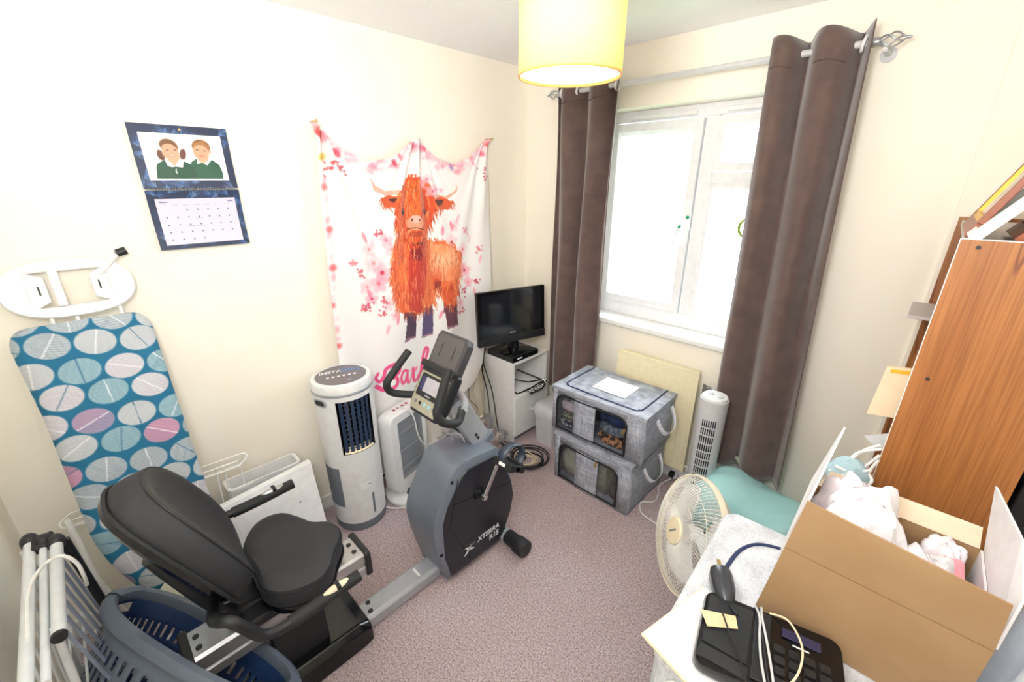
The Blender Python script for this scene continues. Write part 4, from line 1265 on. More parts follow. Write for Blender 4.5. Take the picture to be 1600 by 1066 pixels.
tvb(-.25, .25, -.188, -.135, 0, .006).out('speaker_bar', m_black, tv, smooth=False, bevel=.003)
tvb(-.02, .02, -.124, -.119, .0, .0015).out('brand_mark', m_silver, tv, smooth=False)
b = B(); b.tube([(-1.875, 1.935, .66), (-1.868, 1.925, .76)], [.04, .032], 16, flat=.5); b.out('stand_neck', m_gloss, tv)
B().lathe((-1.885, 1.95, .655), [(.105, 0), (.11, .004), (.10, .010), (.05, .016), (0, .017)], 44, sx=.75, sy=1.1).out('stand_base', m_gloss, tv)

# small lidded bin
bn = thing('waste_bin', 'pale grey lidded plastic bin between the white cabinet and the fabric boxes', 'bin', (-1.62, 2.07, 0))
b = B()
bx, by = -1.625, 2.075
b.loft([rg(rrect(.17, .22, .03), bx, by, 0, .88), rg(rrect(.17, .22, .03), bx, by, .235, 1.0)]); b.out('bin_body', m_lgrey, bn)
b = B(); b.loft([rg(rrect(.185, .235, .035), bx, by, .225, 1.0), rg(rrect(.185, .235, .035), bx, by, .262, 1.02), rg(rrect(.185, .235, .035), bx, by, .298, .9), rg(rrect(.185, .235, .035), bx, by, .31, .7)]); b.out('lid', m_lgrey, bn, bevel=.004)

# ================================================================ FABRIC STORAGE BOXES
def fabric_box(label, x0, x1, y0, y1, z0, z1, win_x, win_z, strap_x, ang, wmat, lid_pocket, pull):
    cx, cy = (x0+x1)/2, (y0+y1)/2
    root = thing('fabric_storage_box', label, 'storage box', (cx, cy, z0), 'grey linen storage boxes')
    M = Tz(cx, cy, 0, ang)
    hx_, hy_ = (x1-x0)/2, (y1-y0)/2
    t = .004
    def wob(p, s=.006):
        return p
    # shell walls: left, right, back as bulging grids; front as a frame round the window
    b = B(M)
    h = z1-z0
    def bul(u, v): return .012*math.sin(PI*u)*math.sin(PI*v)+.0025*math.sin(u*17+v*9)*math.sin(PI*u)
    b.grid(lambda u, v: (hx_+bul(u, v), -hy_+2*hy_*u, z0+h*v), 16, 12)
    b.grid(lambda u, v: (-hx_-bul(u, v), -hy_+2*hy_*u, z0+h*v), 12, 10)
    b.grid(lambda u, v: (-hx_+2*hx_*u, hy_+bul(u, v), z0+h*v), 12, 10)
    b.grid(lambda u, v: (-hx_+2*hx_*u, -hy_+2*hy_*v, z0), 2, 2)
    wx0, wx1 = win_x[0]-cx, win_x[1]-cx; wz0, wz1 = win_z
    r = .045
    # front panel: polygon strip between the outer rectangle and the window outline
    oc = []
    n = 6
    out_ = [(wx1, wz0), (wx1, wz1-r)]+[(wx1-r+r*math.cos(a), wz1-r+r*math.sin(a)) for a in np.linspace(0, PI/2, n)]+[(wx0+r+r*math.cos(a), wz1-r+r*math.sin(a)) for a in np.linspace(PI/2, PI, n)]+[(wx0, wz1-r), (wx0, wz0)]
    def fq(xa, xb, za, zb, nx=1, nz=1): b.grid(lambda u, v: (xa+(xb-xa)*u, -hy_, za+(zb-za)*v), nx, nz)
    fq(-hx_, wx0, z0, z1); fq(wx1, hx_, z0, z1); fq(wx0, wx1, wz1, z1); fq(wx0, wx1, z0, wz0)
    for cxx, sg in ((wx0, -1), (wx1, 1)):
        arc = [(cxx-sg*r+sg*r*math.cos(a), wz1-r+r*math.sin(a)) for a in np.linspace(0, PI/2, n)]
        for (xa, za), (xb, zb) in zip(arc[:-1], arc[1:]): b.add([(xa, -hy_, za), (xb, -hy_, zb), (cxx, -hy_, wz1)], [(0, 1, 2)])
    b.out('fabric_body', wmat, root, smooth=True, sol=.003, angle=60)
    # lid
    def lidf(u, v):
        x = -hx_-.006+(2*hx_+.012)*u; y = -hy_-.006+(2*hy_+.012)*v
        return (x, y, z1+.004+.006*math.sin(PI*u)*math.sin(PI*v)+.002*math.sin(u*9)*math.sin(v*7))
    b = B(M); b.grid(lidf, 20, 16)
    rim = [(-hx_-.006, -hy_-.006), (hx_+.006, -hy_-.006), (hx_+.006, hy_+.006), (-hx_-.006, hy_+.006)]
    for i in range(4):
        p, q = rim[i], rim[(i+1) % 4]
        b.add([(p[0], p[1], z1+.004), (q[0], q[1], z1+.004), (q[0], q[1], z1-.014), (p[0], p[1], z1-.014)], [(0, 1, 2, 3)])
    b.out('lid', wmat, root, smooth=False, sol=.002)
    # U shaped zip on the lid
    zp = [(-hx_+.05, hy_, z1+.008), (-hx_+.05, -hy_+.09, z1+.011), (-hx_+.065, -hy_+.05, z1+.010), (-hx_+.11, -hy_+.035, z1+.010), (hx_-.11, -hy_+.035, z1+.010), (hx_-.065, -hy_+.05, z1+.010), (hx_-.05, -hy_+.09, z1+.011), (hx_-.05, hy_, z1+.008)]
    b = B(M); b.tube(spline(zp, 6), .0042, 8, flat=.6); b.out('lid_zip', m_navy, root)
    if lid_pocket:
        b = B(M); b.box(-.10, .11, -.075, .10, z1+.012, z1+.0135); b.out('label_pocket', m_white, root, smooth=False)
        b = B(M)
        for x in (-.07, .085): b.cyl((x, -.055, z1+.013), (x, -.055, z1+.0165), .005, n=12)
        b.out('press_stud', m_chrome, root)
    # window
    pts = [(p[0], -hy_-.003, p[1]) for p in out_]
    b = B(M); b.tube(pts+[pts[0]], .0062, 8); b.out('window_piping', m_blackcord, root)
    b = B(M); b.prism([(p[0], p[1]) for p in out_], lambda x, z: (x, -hy_-.0005, z), lambda x, z: (x, -hy_+.0005, z)); b.out('window_film', m_film, root, smooth=False)
    b = B(M); b.grid(lambda u, v: (strap_x[0]-cx+(strap_x[1]-strap_x[0])*u, -hy_-.004-.002*math.sin(PI*u), wz0-.02+(wz1-wz0+.03)*v), 4, 6); b.out('centre_strap', wmat, root, sol=.002)
    zx, zz = pull
    b = B(M); b.prism(rrect(.014, .04, .004, 3), lambda x, y: (zx-cx+x+y*.2, -hy_-.008, zz+y), lambda x, y: (zx-cx+x+y*.2, -hy_-.011, zz+y)); b.out('zip_pull', m_brass, root)
    # side handle: a webbing loop
    zt_ = z0+h*.70
    pts = spline([(hx_+.012, -.085, zt_+.03), (hx_+.035, -.075, zt_-.02), (hx_+.055, -.05, zt_-.05), (hx_+.06, 0, zt_-.058), (hx_+.055, .05, zt_-.045), (hx_+.035, .08, zt_), (hx_+.012, .09, zt_+.04)], 5)
    b = B(M)
    w = .012
    vs = []; fs = []
    for i, p in enumerate(pts):
        vs += [(p.x, p.y, p.z), (p.x+.014, p.y, p.z+.026)]
        if i: fs.append((2*i-2, 2*i-1, 2*i+1, 2*i))
    b.add(vs, fs); b.out('handle', m_tweedl, root, sol=.002)
    return root, M
up_, Mu = fabric_box('upper grey linen storage box with clothes showing through its front window', -1.405, -.825, 1.80, 2.17, .335, .615, (-1.375, -.925), (.350, .572), (-1.255, -1.115), 2, m_tweed, True, (-.935, .50))
lo_, Ml = fabric_box('lower grey linen storage box on the carpet beneath the other linen box', -1.36, -.85, 1.78, 2.17, .0, .318, (-1.325, -.925), (.02, .255), (-1.205, -1.05), 0, m_tweed, False, (-1.065, .235))
def lump(name, label, c, r, m_, seed, cat='clothing', grp='clothes inside the linen boxes'):
    rr = random.Random(seed); b = B()
    s1, s2 = rr.uniform(0, 6), rr.uniform(0, 6)
    def fn(u, v):
        a = 2*PI*u; ph = PI*(v-.5)
        q = 1+.10*math.sin(3*a+s1+5*ph)+.07*math.sin(7*a+s2)*math.cos(ph)
        cx_ = math.copysign(abs(math.cos(a))**.6, math.cos(a)); sy_ = math.copysign(abs(math.sin(a))**.6, math.sin(a))
        return (c[0]+r[0]*q*math.cos(ph)**.5*cx_, c[1]+r[1]*math.cos(ph)**.5*sy_, c[2]+r[2]*q*math.sin(ph))
    b.grid(fn, 30, 14)
    return tag(b.out(name, m_, None), label, cat, grp)
def patt(name, c1, c2, s): return mat(name, c1, .9, c2=c2, scale=s, mixlo=.49, mixhi=.52)
lump('folded_clothes', 'black and white patterned clothes at the top left of the upper box window', (-1.315, 1.90, .535), (.062, .075, .032), patt('mono_print', (60, 64, 78), (196, 198, 204), 55), 1)
lump('folded_clothes', 'pink clothes in the left of the upper box window', (-1.315, 1.90, .478), (.062, .08, .034), patt('pink_print', (226, 196, 208), (244, 222, 230), 25), 2)
lump('folded_clothes', 'olive woven clothes in the left of the upper box window', (-1.315, 1.90, .418), (.062, .082, .032), patt('olive_print', (110, 108, 88), (164, 160, 136), 80), 3)
lump('folded_clothes', 'navy and white patterned clothes at the lower left of the upper box window', (-1.315, 1.90, .366), (.062, .084, .028), patt('navy_print', (26, 30, 54), (190, 192, 200), 55), 4)
lump('folded_clothes', 'navy blue clothes at the top right of the upper box window', (-1.02, 1.90, .520), (.09, .08, .042), patt('dark_blue_cloth', (24, 38, 72), (40, 58, 100), 14), 5)
lump('folded_clothes', 'grey patterned clothes in the right of the upper box window', (-1.02, 1.90, .450), (.09, .083, .034), patt('grey_print', (92, 98, 110), (150, 156, 166), 60), 6)
lump('folded_clothes', 'orange leopard print clothes at the lower right of the upper box window', (-1.02, 1.90, .383), (.09, .085, .036), patt('leopard_print', (214, 144, 96), (52, 34, 34), 46), 7)
lump('folded_clothes', 'cream striped clothes in the left of the lower box window', (-1.265, 1.885, .12), (.07, .085, .11), patt('cream_stripe', (196, 192, 172), (168, 164, 146), 20), 8)
lump('folded_clothes', 'sage green clothes in the middle of the lower box window', (-1.045, 1.885, .11), (.045, .085, .105), patt('sage_cloth', (160, 160, 140), (140, 142, 124), 12), 9)
lump('folded_clothes', 'dark brown clothes at the right of the lower box window', (-.955, 1.885, .095), (.038, .085, .09), patt('dark_brown_cloth', (70, 60, 58), (96, 84, 80), 18), 10)

# ================================================================ TOWER FAN
tx_, ty_ = -.585, 2.035
tf = thing('tower_fan', 'slim white tower fan with slotted grille beside the radiator', 'fan', (tx_, ty_, 0))
B().lathe((tx_, ty_, 0), [(.11, 0), (.115, .008), (.10, .022), (.05, .034), (0, .036)], 40).out('base', m_plast, tf)
b = B(); b.lathe((tx_, ty_, 0), [(.05, .03), (.062, .06), (.065, .12), (.066, .735), (.066, .742), (0, .742)], 48); b.out('body', m_lgrey, tf)
b = B(); b.lathe((tx_, ty_, 0), [(.060, .742), (.060, .753), (.056, .757), (0, .757)], 44); tp_ = b.out('control_cap', m_plast, tf)
fa = math.radians(-78)
for q, (dx, dy) in enumerate(((-.022, .005), (.024, -.006))):
    b = B(); b.lathe((tx_+dx, ty_+dy, .757), [(.014, 0), (.013, .006), (.0, .007)], 16); b.out('dial', m_lgrey, tf)
b = B()
def tsh(a, z, o): return (tx_+(.066+o)*math.cos(a), ty_+(.066+o)*math.sin(a), z)
m_slot = mat('dark_slot', (26, 34, 40), .6)
for r_ in range(13):
    z0_ = .645-r_*.046
    for c_ in range(7):
        a0 = fa-.50+c_*.150
        b.grid(lambda u, v: tsh(a0+.092*u, z0_-.037*v, .0008), 1, 1)
o = b.out('grille_slots', m_slot, tf, smooth=False); o['kind'] = 'stuff'
# wall socket plug and cords near it
pg = thing('wall_plug', 'white plug with a black adapter on the skirting board below the radiator', 'plug', (-.80, 2.23, .03))
B().box(-.835, -.775, 2.235, 2.276, .025, .06).out('plug_body', m_plast, pg, smooth=False, bevel=.006)
B().box(-.815, -.785, 2.205, 2.24, .05, .078).out('adapter', m_black, pg, smooth=False, bevel=.003)
b = B().tube(spline([(-.80, 2.22, .03), (-.83, 2.14, .01), (-.80, 2.06, .006), (-.79, 1.99, .006), (-.84, 1.93, .006), (-.80, 1.86, .006), (-.72, 1.84, .006), (-.60, 1.84, .006)], 8), .004, 8)
tag(b.out('power_cable', m_whitecord, None), 'thin white cable on the carpet from the skirting plug to the desk fan', 'cable')

# ================================================================ TEAL CUSHION
rr = random.Random(2)
def cush(u, v):
    a = 2*PI*u; ph = PI*(v-.5)
    c_, s_ = math.cos(a), math.sin(a)
    cp = max(0, math.cos(ph))**.62
    q = 1+.03*math.sin(3*a+1)*cp+.012*math.sin(9*a+5*ph)
    ry, rz = .20, .175
    gather = 1-.10*math.sin(ph)**8
    x = -.345+.272*math.copysign(abs(math.sin(ph))**.85, math.sin(ph))
    y = 2.035+ry*q*gather*cp*math.copysign(abs(c_)**.85, c_)
    z = .178+rz*q*gather*cp*s_+.03*math.sin(x*14+2)*cp+.006*math.sin(14*a+9*ph)*abs(math.sin(ph))
    return (x, min(y, 2.262), max(z+(x+.345)*.04-max(0, -.5-x)*.2, .004))
b = B(); b.grid(cush, 90, 40)
cz_ = tag(b.out('teal_floor_cushion', m_teal, None, angle=80), 'large teal cotton cushion on the floor in the corner under the curtain', 'cushion')
b = B(); b.ball((-.42, 2.2, .36), .06, .03, .02, 12, 8, .12, random.Random(4))
tag(b.out('green_cloth', mat('sage_linen', (170, 182, 160), .9), None), 'small sage green cloth tucked between the cushion and the curtain', 'cloth')

# ================================================================ DESK FAN
fc = Vector((-.368, 1.283, .568)); az, el = math.radians(224), math.radians(17)
fn_ = Vector((math.cos(el)*math.cos(az), math.cos(el)*math.sin(az), math.sin(el)))
fx_ = fn_.cross(Vector((0, 0, 1))).normalized(); fy_ = fx_.cross(fn_)
FM = Matrix((fx_, fy_, fn_)).transposed().to_4x4(); FM.translation = fc
fan = thing('desk_fan', 'cream and white caged electric fan standing in front of the teal cushion', 'fan', (-.36, 1.38, 0))
RF = .208
b = B(FM); b.lathe((0, 0, 0), [(RF-.004, -.012), (RF, -.012), (RF+.002, 0), (RF, .012), (RF-.004, .012), (RF-.004, -.012)], 72, caps=False); b.out('cage_belt', mat('ivory_plastic', (240, 230, 206), .35), fan)
m_wire = mat('white_wire', (232, 230, 222), .4)
def cage(b, dz, rin, rout, n, sg, tw, wr_):
    for k in range(n):
        a = 2*PI*k/n; pts = []
        for i in range(7):
            t = i/6; r = rin+(rout-rin)*t; z = sg*(dz*(1-t**3.2)+.006); aa = a+tw*t
            pts.append((r*math.cos(aa), r*math.sin(aa), z))
        b.tube(pts, wr_, 4, caps=False)
b = B(FM); cage(b, .05, .05, RF-.002, 84, 1, .35, .0011); 
for r in (.105, .16):
    t = (r-.05)/(RF-.052); b.tube([(r*math.cos(a), r*math.sin(a), .05*(1-t**3.2)+.005) for a in np.linspace(0, 2*PI, 65)[:-1]], .0012, 5, closed=True)
o = b.out('front_guard', m_wire, fan); o['kind'] = 'stuff'
b = B(FM); cage(b, .085, .06, RF-.002, 84, -1, -.35, .0010)
for r in (.10, .14, .175):
    t = (r-.06)/(RF-.062); b.tube([(r*math.cos(a), r*math.sin(a), -(.085*(1-t**3.2)+.005)) for a in np.linspace(0, 2*PI, 65)[:-1]], .0012, 5, closed=True)
o = b.out('rear_guard', m_wire, fan); o['kind'] = 'stuff'
hb = B(FM).lathe((0, 0, 0), [(.048, .052), (.048, .058), (.044, .062), (0, .064)], 40).out('hub_badge', m_cream, fan)
B(FM).prism(rrect(.044, .005, .002, 2), lambda x, y: (x*.6-y*.8, -x*.8-y*.6, .063), lambda x, y: (x*.6-y*.8, -x*.8-y*.6, .0652)).out('maker_mark', m_grey, fan)
for k in range(3):
    a0 = 2*PI*k/3+.5
    def bl(u, v):
        r = .03+.15*v; a = a0+(u-.5)*(1.5-.25*v)*min(1, .35+v*1.1); 
        rr_ = r*(1-.10*(2*u-1)**2*v)
        return (rr_*math.cos(a), rr_*math.sin(a), -.015+.022*(u-.5)*(1.2-.4*v))
    B(FM).grid(bl, 12, 12).out('blade', mat('cloudy_plastic', (226, 228, 228), .35), fan, sol=.0018)
B(FM).lathe((0, 0, 0), [(0, -.04), (.03, -.04), (.034, -.01), (.03, .015), (0, .02)], 28).out('blade_hub', m_plast, fan)
b = B(FM); b.lathe((0, 0, 0), [(.04, -.092), (.058, -.10), (.06, -.14), (.045, -.175), (0, -.18)], 30); mh = b.out('motor_housing', m_cream, fan)
pc = FM @ Vector((0, -.03, -.13))
b = B(); b.tube([pc, (pc.x, pc.y, .05)], .019, 16); b.out('pole', m_plast, fan)
b = B(); b.lathe((pc.x, pc.y, 0), [(.135, 0), (.14, .012), (.12, .03), (.05, .05), (0, .052)], 44); b.out('base', m_plast, fan)

# ================================================================ EXERCISE BIKE (axis along y)
BX = -1.32
bk = thing('exercise_bike', 'black and silver recumbent exercise bike with a padded seat and backrest', 'exercise bike', (BX, .6, 0))
# floor beam
b = B().prism([(-.05, .030), (-.05, .075), (-.036, .088), (.036, .088), (.05, .075), (.05, .030)], lambda x, z: (BX+x, -.05, z-.02), lambda x, z: (BX+x, 1.18, z-.02))
b.out('floor_beam', m_silver, bk, smooth=False, bevel=.003)
for (x, y) in ((-.02, .50), (.022, .49)):
    B().lathe((BX+x, y, .068), [(.010, 0), (.010, .003), (.006, .006), (0, .006)], 16).out('bolt', m_black, bk)
B().prism(rrect(.05, .010, .002, 2), lambda x, y: (BX+x, .73+y, .068), lambda x, y: (BX+x, .73+y, .0686)).out('sticker', m_white, bk)
# front stabiliser with grooved wheel caps, rear stabiliser
b = B().tube([(BX-.20, 1.19, .042), (BX+.20, 1.19, .042)], .034, 20); b.out('front_stabiliser', m_silver, bk)
for s_ in (-1, 1):
    pr = [(BX+s_*.13, .034), (BX+s_*.135, .037), (BX+s_*.195, .037), (BX+s_*.20, .042), (BX+s_*.255, .042), (BX+s_*.262, .036)]
    b = B(); n = 36
    rings_ = []
    for x, r in pr:
        rings_.append([(x, 1.19+(r*(1+(.035 if (j % 2 and abs(x-BX) > .196) else 0)))*math.cos(2*PI*j/n), .044+(r*(1+(.035 if (j % 2 and abs(x-BX) > .196) else 0)))*math.sin(2*PI*j/n)) for j in range(n)])
    b.loft(rings_); b.out('end_cap', m_rubber, bk, angle=50)
B().lathe((BX+.105, 1.19, .073), [(.008, 0), (.008, .006), (0, .008)], 14).out('bolt', m_black, bk)
b = B().tube([(BX-.27, -.02, .04), (BX+.27, -.02, .04)], .03, 18); b.out('rear_stabiliser', m_silver, bk)
for s_ in (-1, 1): B().tube([(BX+s_*.20, -.02, .042), (BX+s_*.29, -.02, .042)], .036, 20).out('end_cap', m_rubber, bk)
# plastic foot cover over the beam
b = B(); cvr = [[(-.17, .0), (-.165, .07), (-.12, .125), (.07, .125), (.095, .07), (.10, 0)], [(-.17, .0), (-.165, .07), (-.12, .115), (.07, .115), (.095, .07), (.10, 0)]]
pr = [(-.17, .004), (-.168, .085), (-.145, .112), (.075, .112), (.098, .085), (.10, .004)]
b.loft([[(BX+x, .06, z) for x, z in pr], [(BX+x, .08, z*1.06) for x, z in pr], [(BX+x, .42, z) for x, z in pr], [(BX+x*.95, .462, z*.8+.002) for x, z in pr]]); b.out('foot_cover', m_gloss, bk, smooth=False, bevel=.006)
# seat rail: extruded aluminium with side groove on a post
ra = [(-.062, .31), (.062, .31), (.062, .342), (.054, .346), (.054, .362), (.062, .366), (.062, .402), (.052, .41), (-.052, .41), (-.062, .402), (-.062, .366), (-.054, .362), (-.054, .346), (-.062, .342)]
B().prism(ra, lambda x, z: (BX-.005+x, -.055, z), lambda x, z: (BX-.005+x, .488, z)).out('seat_rail', m_alu, bk, smooth=False)
for y0_, y1_ in ((-.078, -.053), (.486, .508)):
    B().prism(rrect(.15, .12, .02), lambda x, z: (BX-.005+x, y0_, .358+z), lambda x, z: (BX-.005+x, y1_, .358+z)).out('rail_end_cap', m_black, bk, smooth=False, bevel=.004)
for y_ in (-.035, .465):
    for x_ in (-.02, .025): B().lathe((BX-.005+x_, y_, .41), [(.009, 0), (.009, .003), (.005, .004), (0, .004)], 14).out('bolt', m_black, bk)
b = B().box(BX-.04, BX+.04, .14, .32, .09, .31); b.out('rail_post', m_black, bk, smooth=False, bevel=.008)
# seat carriage and seat
B().box(BX-.085, BX+.085, .08, .36, .41, .445).out('seat_carriage', m_black, bk, smooth=False, bevel=.008)
seatpx = [(379, 854), (390, 825), (411, 807), (440, 799), (466, 805), (487, 813), (513, 813), (527, 820), (532, 836), (522, 862), (516, 885), (495, 908), (458, 923), (425, 926), (404, 915), (396, 895), (384, 878)]
so = [plane_hit(x, y, 2, .555) for x, y in seatpx]
so = spline(so, 3, closed=True)
cs = sum(so, Vector())/len(so)
def srng(s_, z): return [Vector((cs.x+(p.x-cs.x)*s_, cs.y+(p.y-cs.y)*s_, z)) for p in so]
b = B().loft([srng(.90, .455), srng(1.0, .462), srng(1.02, .475), srng(1.0, .487)]); b.out('seat_shell', m_gloss, bk)
b = B().loft([srng(.985, .485), srng(1.0, .50), srng(1.0, .535), srng(.965, .552), srng(.86, .562), srng(.6, .560), srng(.3, .556), srng(.02, .555)]); seat = b.out('seat', m_vinyl, bk)
b = B().tube([Vector((cs.x+(p.x-cs.x)*1.003, cs.y+(p.y-cs.y)*1.003, .538)) for p in so], .0028, 6, closed=True); b.out('piping', m_blackcord, seat)
# backrest
bc = Vector((-1.347, .005, .773)); lean = .40; yw = -.031
w_ = Vector((math.cos(yw), math.sin(yw), 0)); n0 = Vector((-math.sin(yw), math.cos(yw), 0))
u_ = Vector((0, 0, 1))*math.cos(lean)-n0*math.sin(lean); n_b = n0*math.cos(lean)+Vector((0, 0, 1))*math.sin(lean)
def bring(s_, n, e=2.7):
    pts = []
    for t in np.linspace(0, 2*PI, 49)[:-1]:
        c_, s2 = math.cos(t), math.sin(t)
        a = .180*s_*math.copysign(abs(c_)**(2/e), c_); q = .232*s_*math.copysign(abs(s2)**(2/e), s2)
        a *= 1-.10*(q/.232)
        pts.append(bc+w_*a+u_*q+n_b*n+n_b*.035*(a/.18)**2)
    return pts
b = B().loft([bring(.80, -.05), bring(.97, -.042), bring(1.0, -.028), bring(.985, -.02)]); b.out('backrest_shell', m_gloss, bk)
b = B().loft([bring(.975, -.022), bring(1.0, -.012), bring(.995, .012), [p-w_*.008 for p in bring(.95, .050)], [p-w_*.010 for p in bring(.90, .062)], [p-w_*.012 for p in bring(.82, .064)], [p-w_*.012 for p in bring(.70, .056)], [p-w_*.012 for p in bring(.4, .054)], [p-w_*.012 for p in bring(.02, .052)]]); bkr = b.out('backrest', m_vinyl, bk)
b = B().tube([p-w_*.009 for p in bring(.93, .057)], .0024, 6, closed=True); b.out('piping', m_blackcord, bkr)
b = B().tube(bring(1.0, -.024), .0055, 8, closed=True); b.out('piping', m_rubber, bkr)
b = B().tube(spline([(BX, .22, .43), (BX, .09, .435), (BX, .04, .50), (BX, -.02, .66), (BX, -.06, .78)], 6), .024, 14); b.out('backrest_post', m_black, bk)
# side arms with pulse grips
for s_ in (1, -1):
    xa = BX+s_*.255 if s_ > 0 else BX-.285
    z_ = .543 if s_ > 0 else .597
    if s_ > 0: pts = spline([(BX+s_*.04, .03, .56), (BX+.14, .015, .60), (xa-.04, .022, .655), (xa-.006, .045, .665), (xa, .068, .625), (xa, .100, .562), (xa, .146, z_), (xa, .20, z_)], 6)
    else: pts = spline([(BX+s_*.04, -.02, .62), (BX+s_*.16, .0, .61), (xa-s_*.03, .035, .605), (xa, .075, .60), (xa, .13, z_), (xa, .20, z_)], 6)
    am = B().tube(pts, .0155, 14).out('side_arm', m_black, bk)
    gp = spline([(xa, .17, z_), (xa, .24, z_), (xa, .32, z_+.004), (xa, .385, z_+.008)], 5)
    g = B().tube(gp, .0195, 16).out('hand_grip', m_rubber, bk)
    b = B(); c_ = Vector((xa, .315, z_+.017))
    b.ball(c_, .013, .048, .012, 18, 10); pp = b.out('pulse_plate', m_cream if s_ > 0 else m_alu, g)
    B().box(c_.x-.0142, c_.x+.0142, c_.y-.006, c_.y+.006, c_.z-.008, c_.z+.0135).out('plate_divider', m_black, g, smooth=False)
# drive housing (profile in y,z)
prof = [(.822, .045), (.79, .17), (.765, .33), (.79, .43), (.86, .55), (.90, .598), (.955, .615), (1.10, .60), (1.15, .585), (1.20, .50), (1.245, .35), (1.255, .27), (1.235, .17), (1.18, .07), (1.14, .035), (.85, .03)]
def hsg(x0, x1, grow=0, pr=prof):
    cyy = sum(p[0] for p in pr)/len(pr); cz = sum(p[1] for p in pr)/len(pr)
    q = [(cyy+(p[0]-cyy)*(1+grow), cz+(p[1]-cz)*(1+grow)) for p in pr]
    return [(x0, y, z) for y, z in q]
sm = [(p.x, p.y) for p in spline([(p[0], p[1], 0) for p in prof], 3, closed=True)]
b = B().loft([hsg(BX-.115, 0, -.10, sm), hsg(BX-.105, 0, -.02, sm), hsg(BX-.085, 0, 0, sm), hsg(BX+.085, 0, 0, sm), hsg(BX+.105, 0, -.02, sm), hsg(BX+.115, 0, -.10, sm)]); b.out('drive_housing', mat('graphite_plastic', (116, 124, 137), .35, .3), bk)
side = [(.845, .05), (.815, .18), (.815, .36), (.845, .44), (.925, .552), (.955, .572), (1.12, .562), (1.17, .50), (1.225, .36), (1.24, .27), (1.22, .18), (1.17, .08), (1.13, .045)]
m_side = mat('side_cover_black', (22, 24, 32), .38, c2=(24, 27, 36), scale=200)
for s_ in (1, -1):
    b = B().loft([hsg(BX+s_*.095, 0, .03, side), hsg(BX+s_*.112, 0, .02, side), hsg(BX+s_*.120, 0, 0, side), hsg(BX+s_*.122, 0, -.06, side)]); sc_ = b.out('side_cover', m_side, bk, angle=25)
    if s_ == 1:
        b = B(); X_ = BX+.1225
        b.tube([(X_, .90, .56), (X_, .845, .33), (X_, .95, .07)], .0015, 5); b.tube([(X_, .87, .44), (X_, 1.21, .36)], .0015, 5)
        b.out('panel_seam', m_gloss, sc_)
XS = BX+.1235
for (y_, z_) in ((.88, .545), (.815, .40), (.84, .10), (.80, .20)):
    B().lathe((BX+.098, y_, z_), [(.009, 0), (.009, .014), (.006, .015), (0, .015)], 12, axis=Matrix.Rotation(PI/2, 3, 'Y')).out('screw_recess', m_gloss, bk)
# lettering on the side cover
m_logo = mat('logo_white', (236, 238, 242), .5)
LM = frame_m((XS+.0008, 1.065, .152), (0, 1, 0), (0, 0, 1))
text_mesh('brand_letters', 'XTERRA', .038, LM, m_logo, bk, .0004, shear=.2, bold=.0008)
text_mesh('model_letters', 'R15', .040, frame_m((XS+.0008, 1.10, .112), (0, 1, 0), (0, 0, 1)), m_logo, bk, .0004, shear=.1, bold=.0012)
b = B(frame_m((XS+.0008, .945, .140), (0, 1, 0), (0, 0, 1)))
for pts in ([(-.034, -.024), (-.022, -.024), (.034, .024), (.012, .024)], [(-.030, .016), (-.010, .016), (.030, -.014), (.014, -.014)], [(.0, .004), (.026, .012), (.034, .024), (.012, .024)]):
    b.prism(pts, lambda x, y: (x, y, 0), lambda x, y: (x, y, .0008))
b.out('emblem', m_logo, bk, smooth=False)
# crank, arms and pedals
cc = Vector((BX, 1.015, .415))
B().tube([(BX-.17, cc.y, cc.z), (BX+.17, cc.y, cc.z)], .010, 14).out('crank_axle', m_chrome, bk)
B().lathe((BX+.12, cc.y, cc.z), [(.032, 0), (.030, .016), (.018, .024), (0, .025)], 28, axis=Matrix.Rotation(PI/2, 3, 'Y')).out('axle_cover', m_gloss, bk)
pe = Vector((BX+.165, 1.10, .585)); pe2 = Vector((BX-.165, 2*cc.y-pe.y, 2*cc.z-pe.z+.0))
for s_, p in ((1, pe), (-1, pe2)):
    a0 = Vector((BX+s_*.158, cc.y, cc.z)); a1 = Vector((BX+s_*.170, p.y, p.z))
    b = B().bar(a0+(a0-a1).normalized()*.014, a1+(a1-a0).normalized()*.012, .012, .024, (0, 1, 0)); b.out('crank_arm', m_chrome, bk, smooth=False, bevel=.005)
    B().lathe(a0, [(.0, -.004), (.013, -.004), (.013, .010), (0, .012)], 16, axis=Matrix.Rotation(s_*PI/2, 3, 'Y')).out('crank_bolt', m_chrome, bk)
    px0 = BX+s_*.180; px1 = BX+s_*.285
    PM = Matrix.Translation(((px0+px1)/2, p.y, p.z)) @ Matrix.Rotation(math.radians(-30), 4, 'X')
    hw = abs(px1-px0)/2
    pb = B(PM)
    pb.box(-hw, hw, -.052, -.026, -.017, .017).box(-hw, hw, .026, .052, -.017, .017).box(-hw, -hw+.014, -.03, .03, -.014, .014).box(hw-.014, hw, -.03, .03, -.014, .014).box(-hw, hw, -.014, .014, -.012, .012)
    pd = pb.out('pedal', m_black, bk, smooth=False, bevel=.003)
    B(PM).box(-.018, .018, -.0535, -.051, -.007, .007).out('reflector', m_white, pd, smooth=False)
    sp_ = spline([(-hw*.2, -.05, .01), (-hw*.2, -.062, .045), (-hw*.1, -.03, .088), (0, .025, .09), (0, .062, .05), (0, .05, .01)], 5)
    b = B(PM); vs = []; fs = []
    for i, q in enumerate(sp_):
        vs += [(q.x-.02, q.y, q.z), (q.x+.02, q.y, q.z)]
        if i: fs.append((2*i-2, 2*i-1, 2*i+1, 2*i))
    b.add(vs, fs); b.out('pedal_strap', mat('slate_strap', (60, 70, 84), .4), pd, sol=.003)
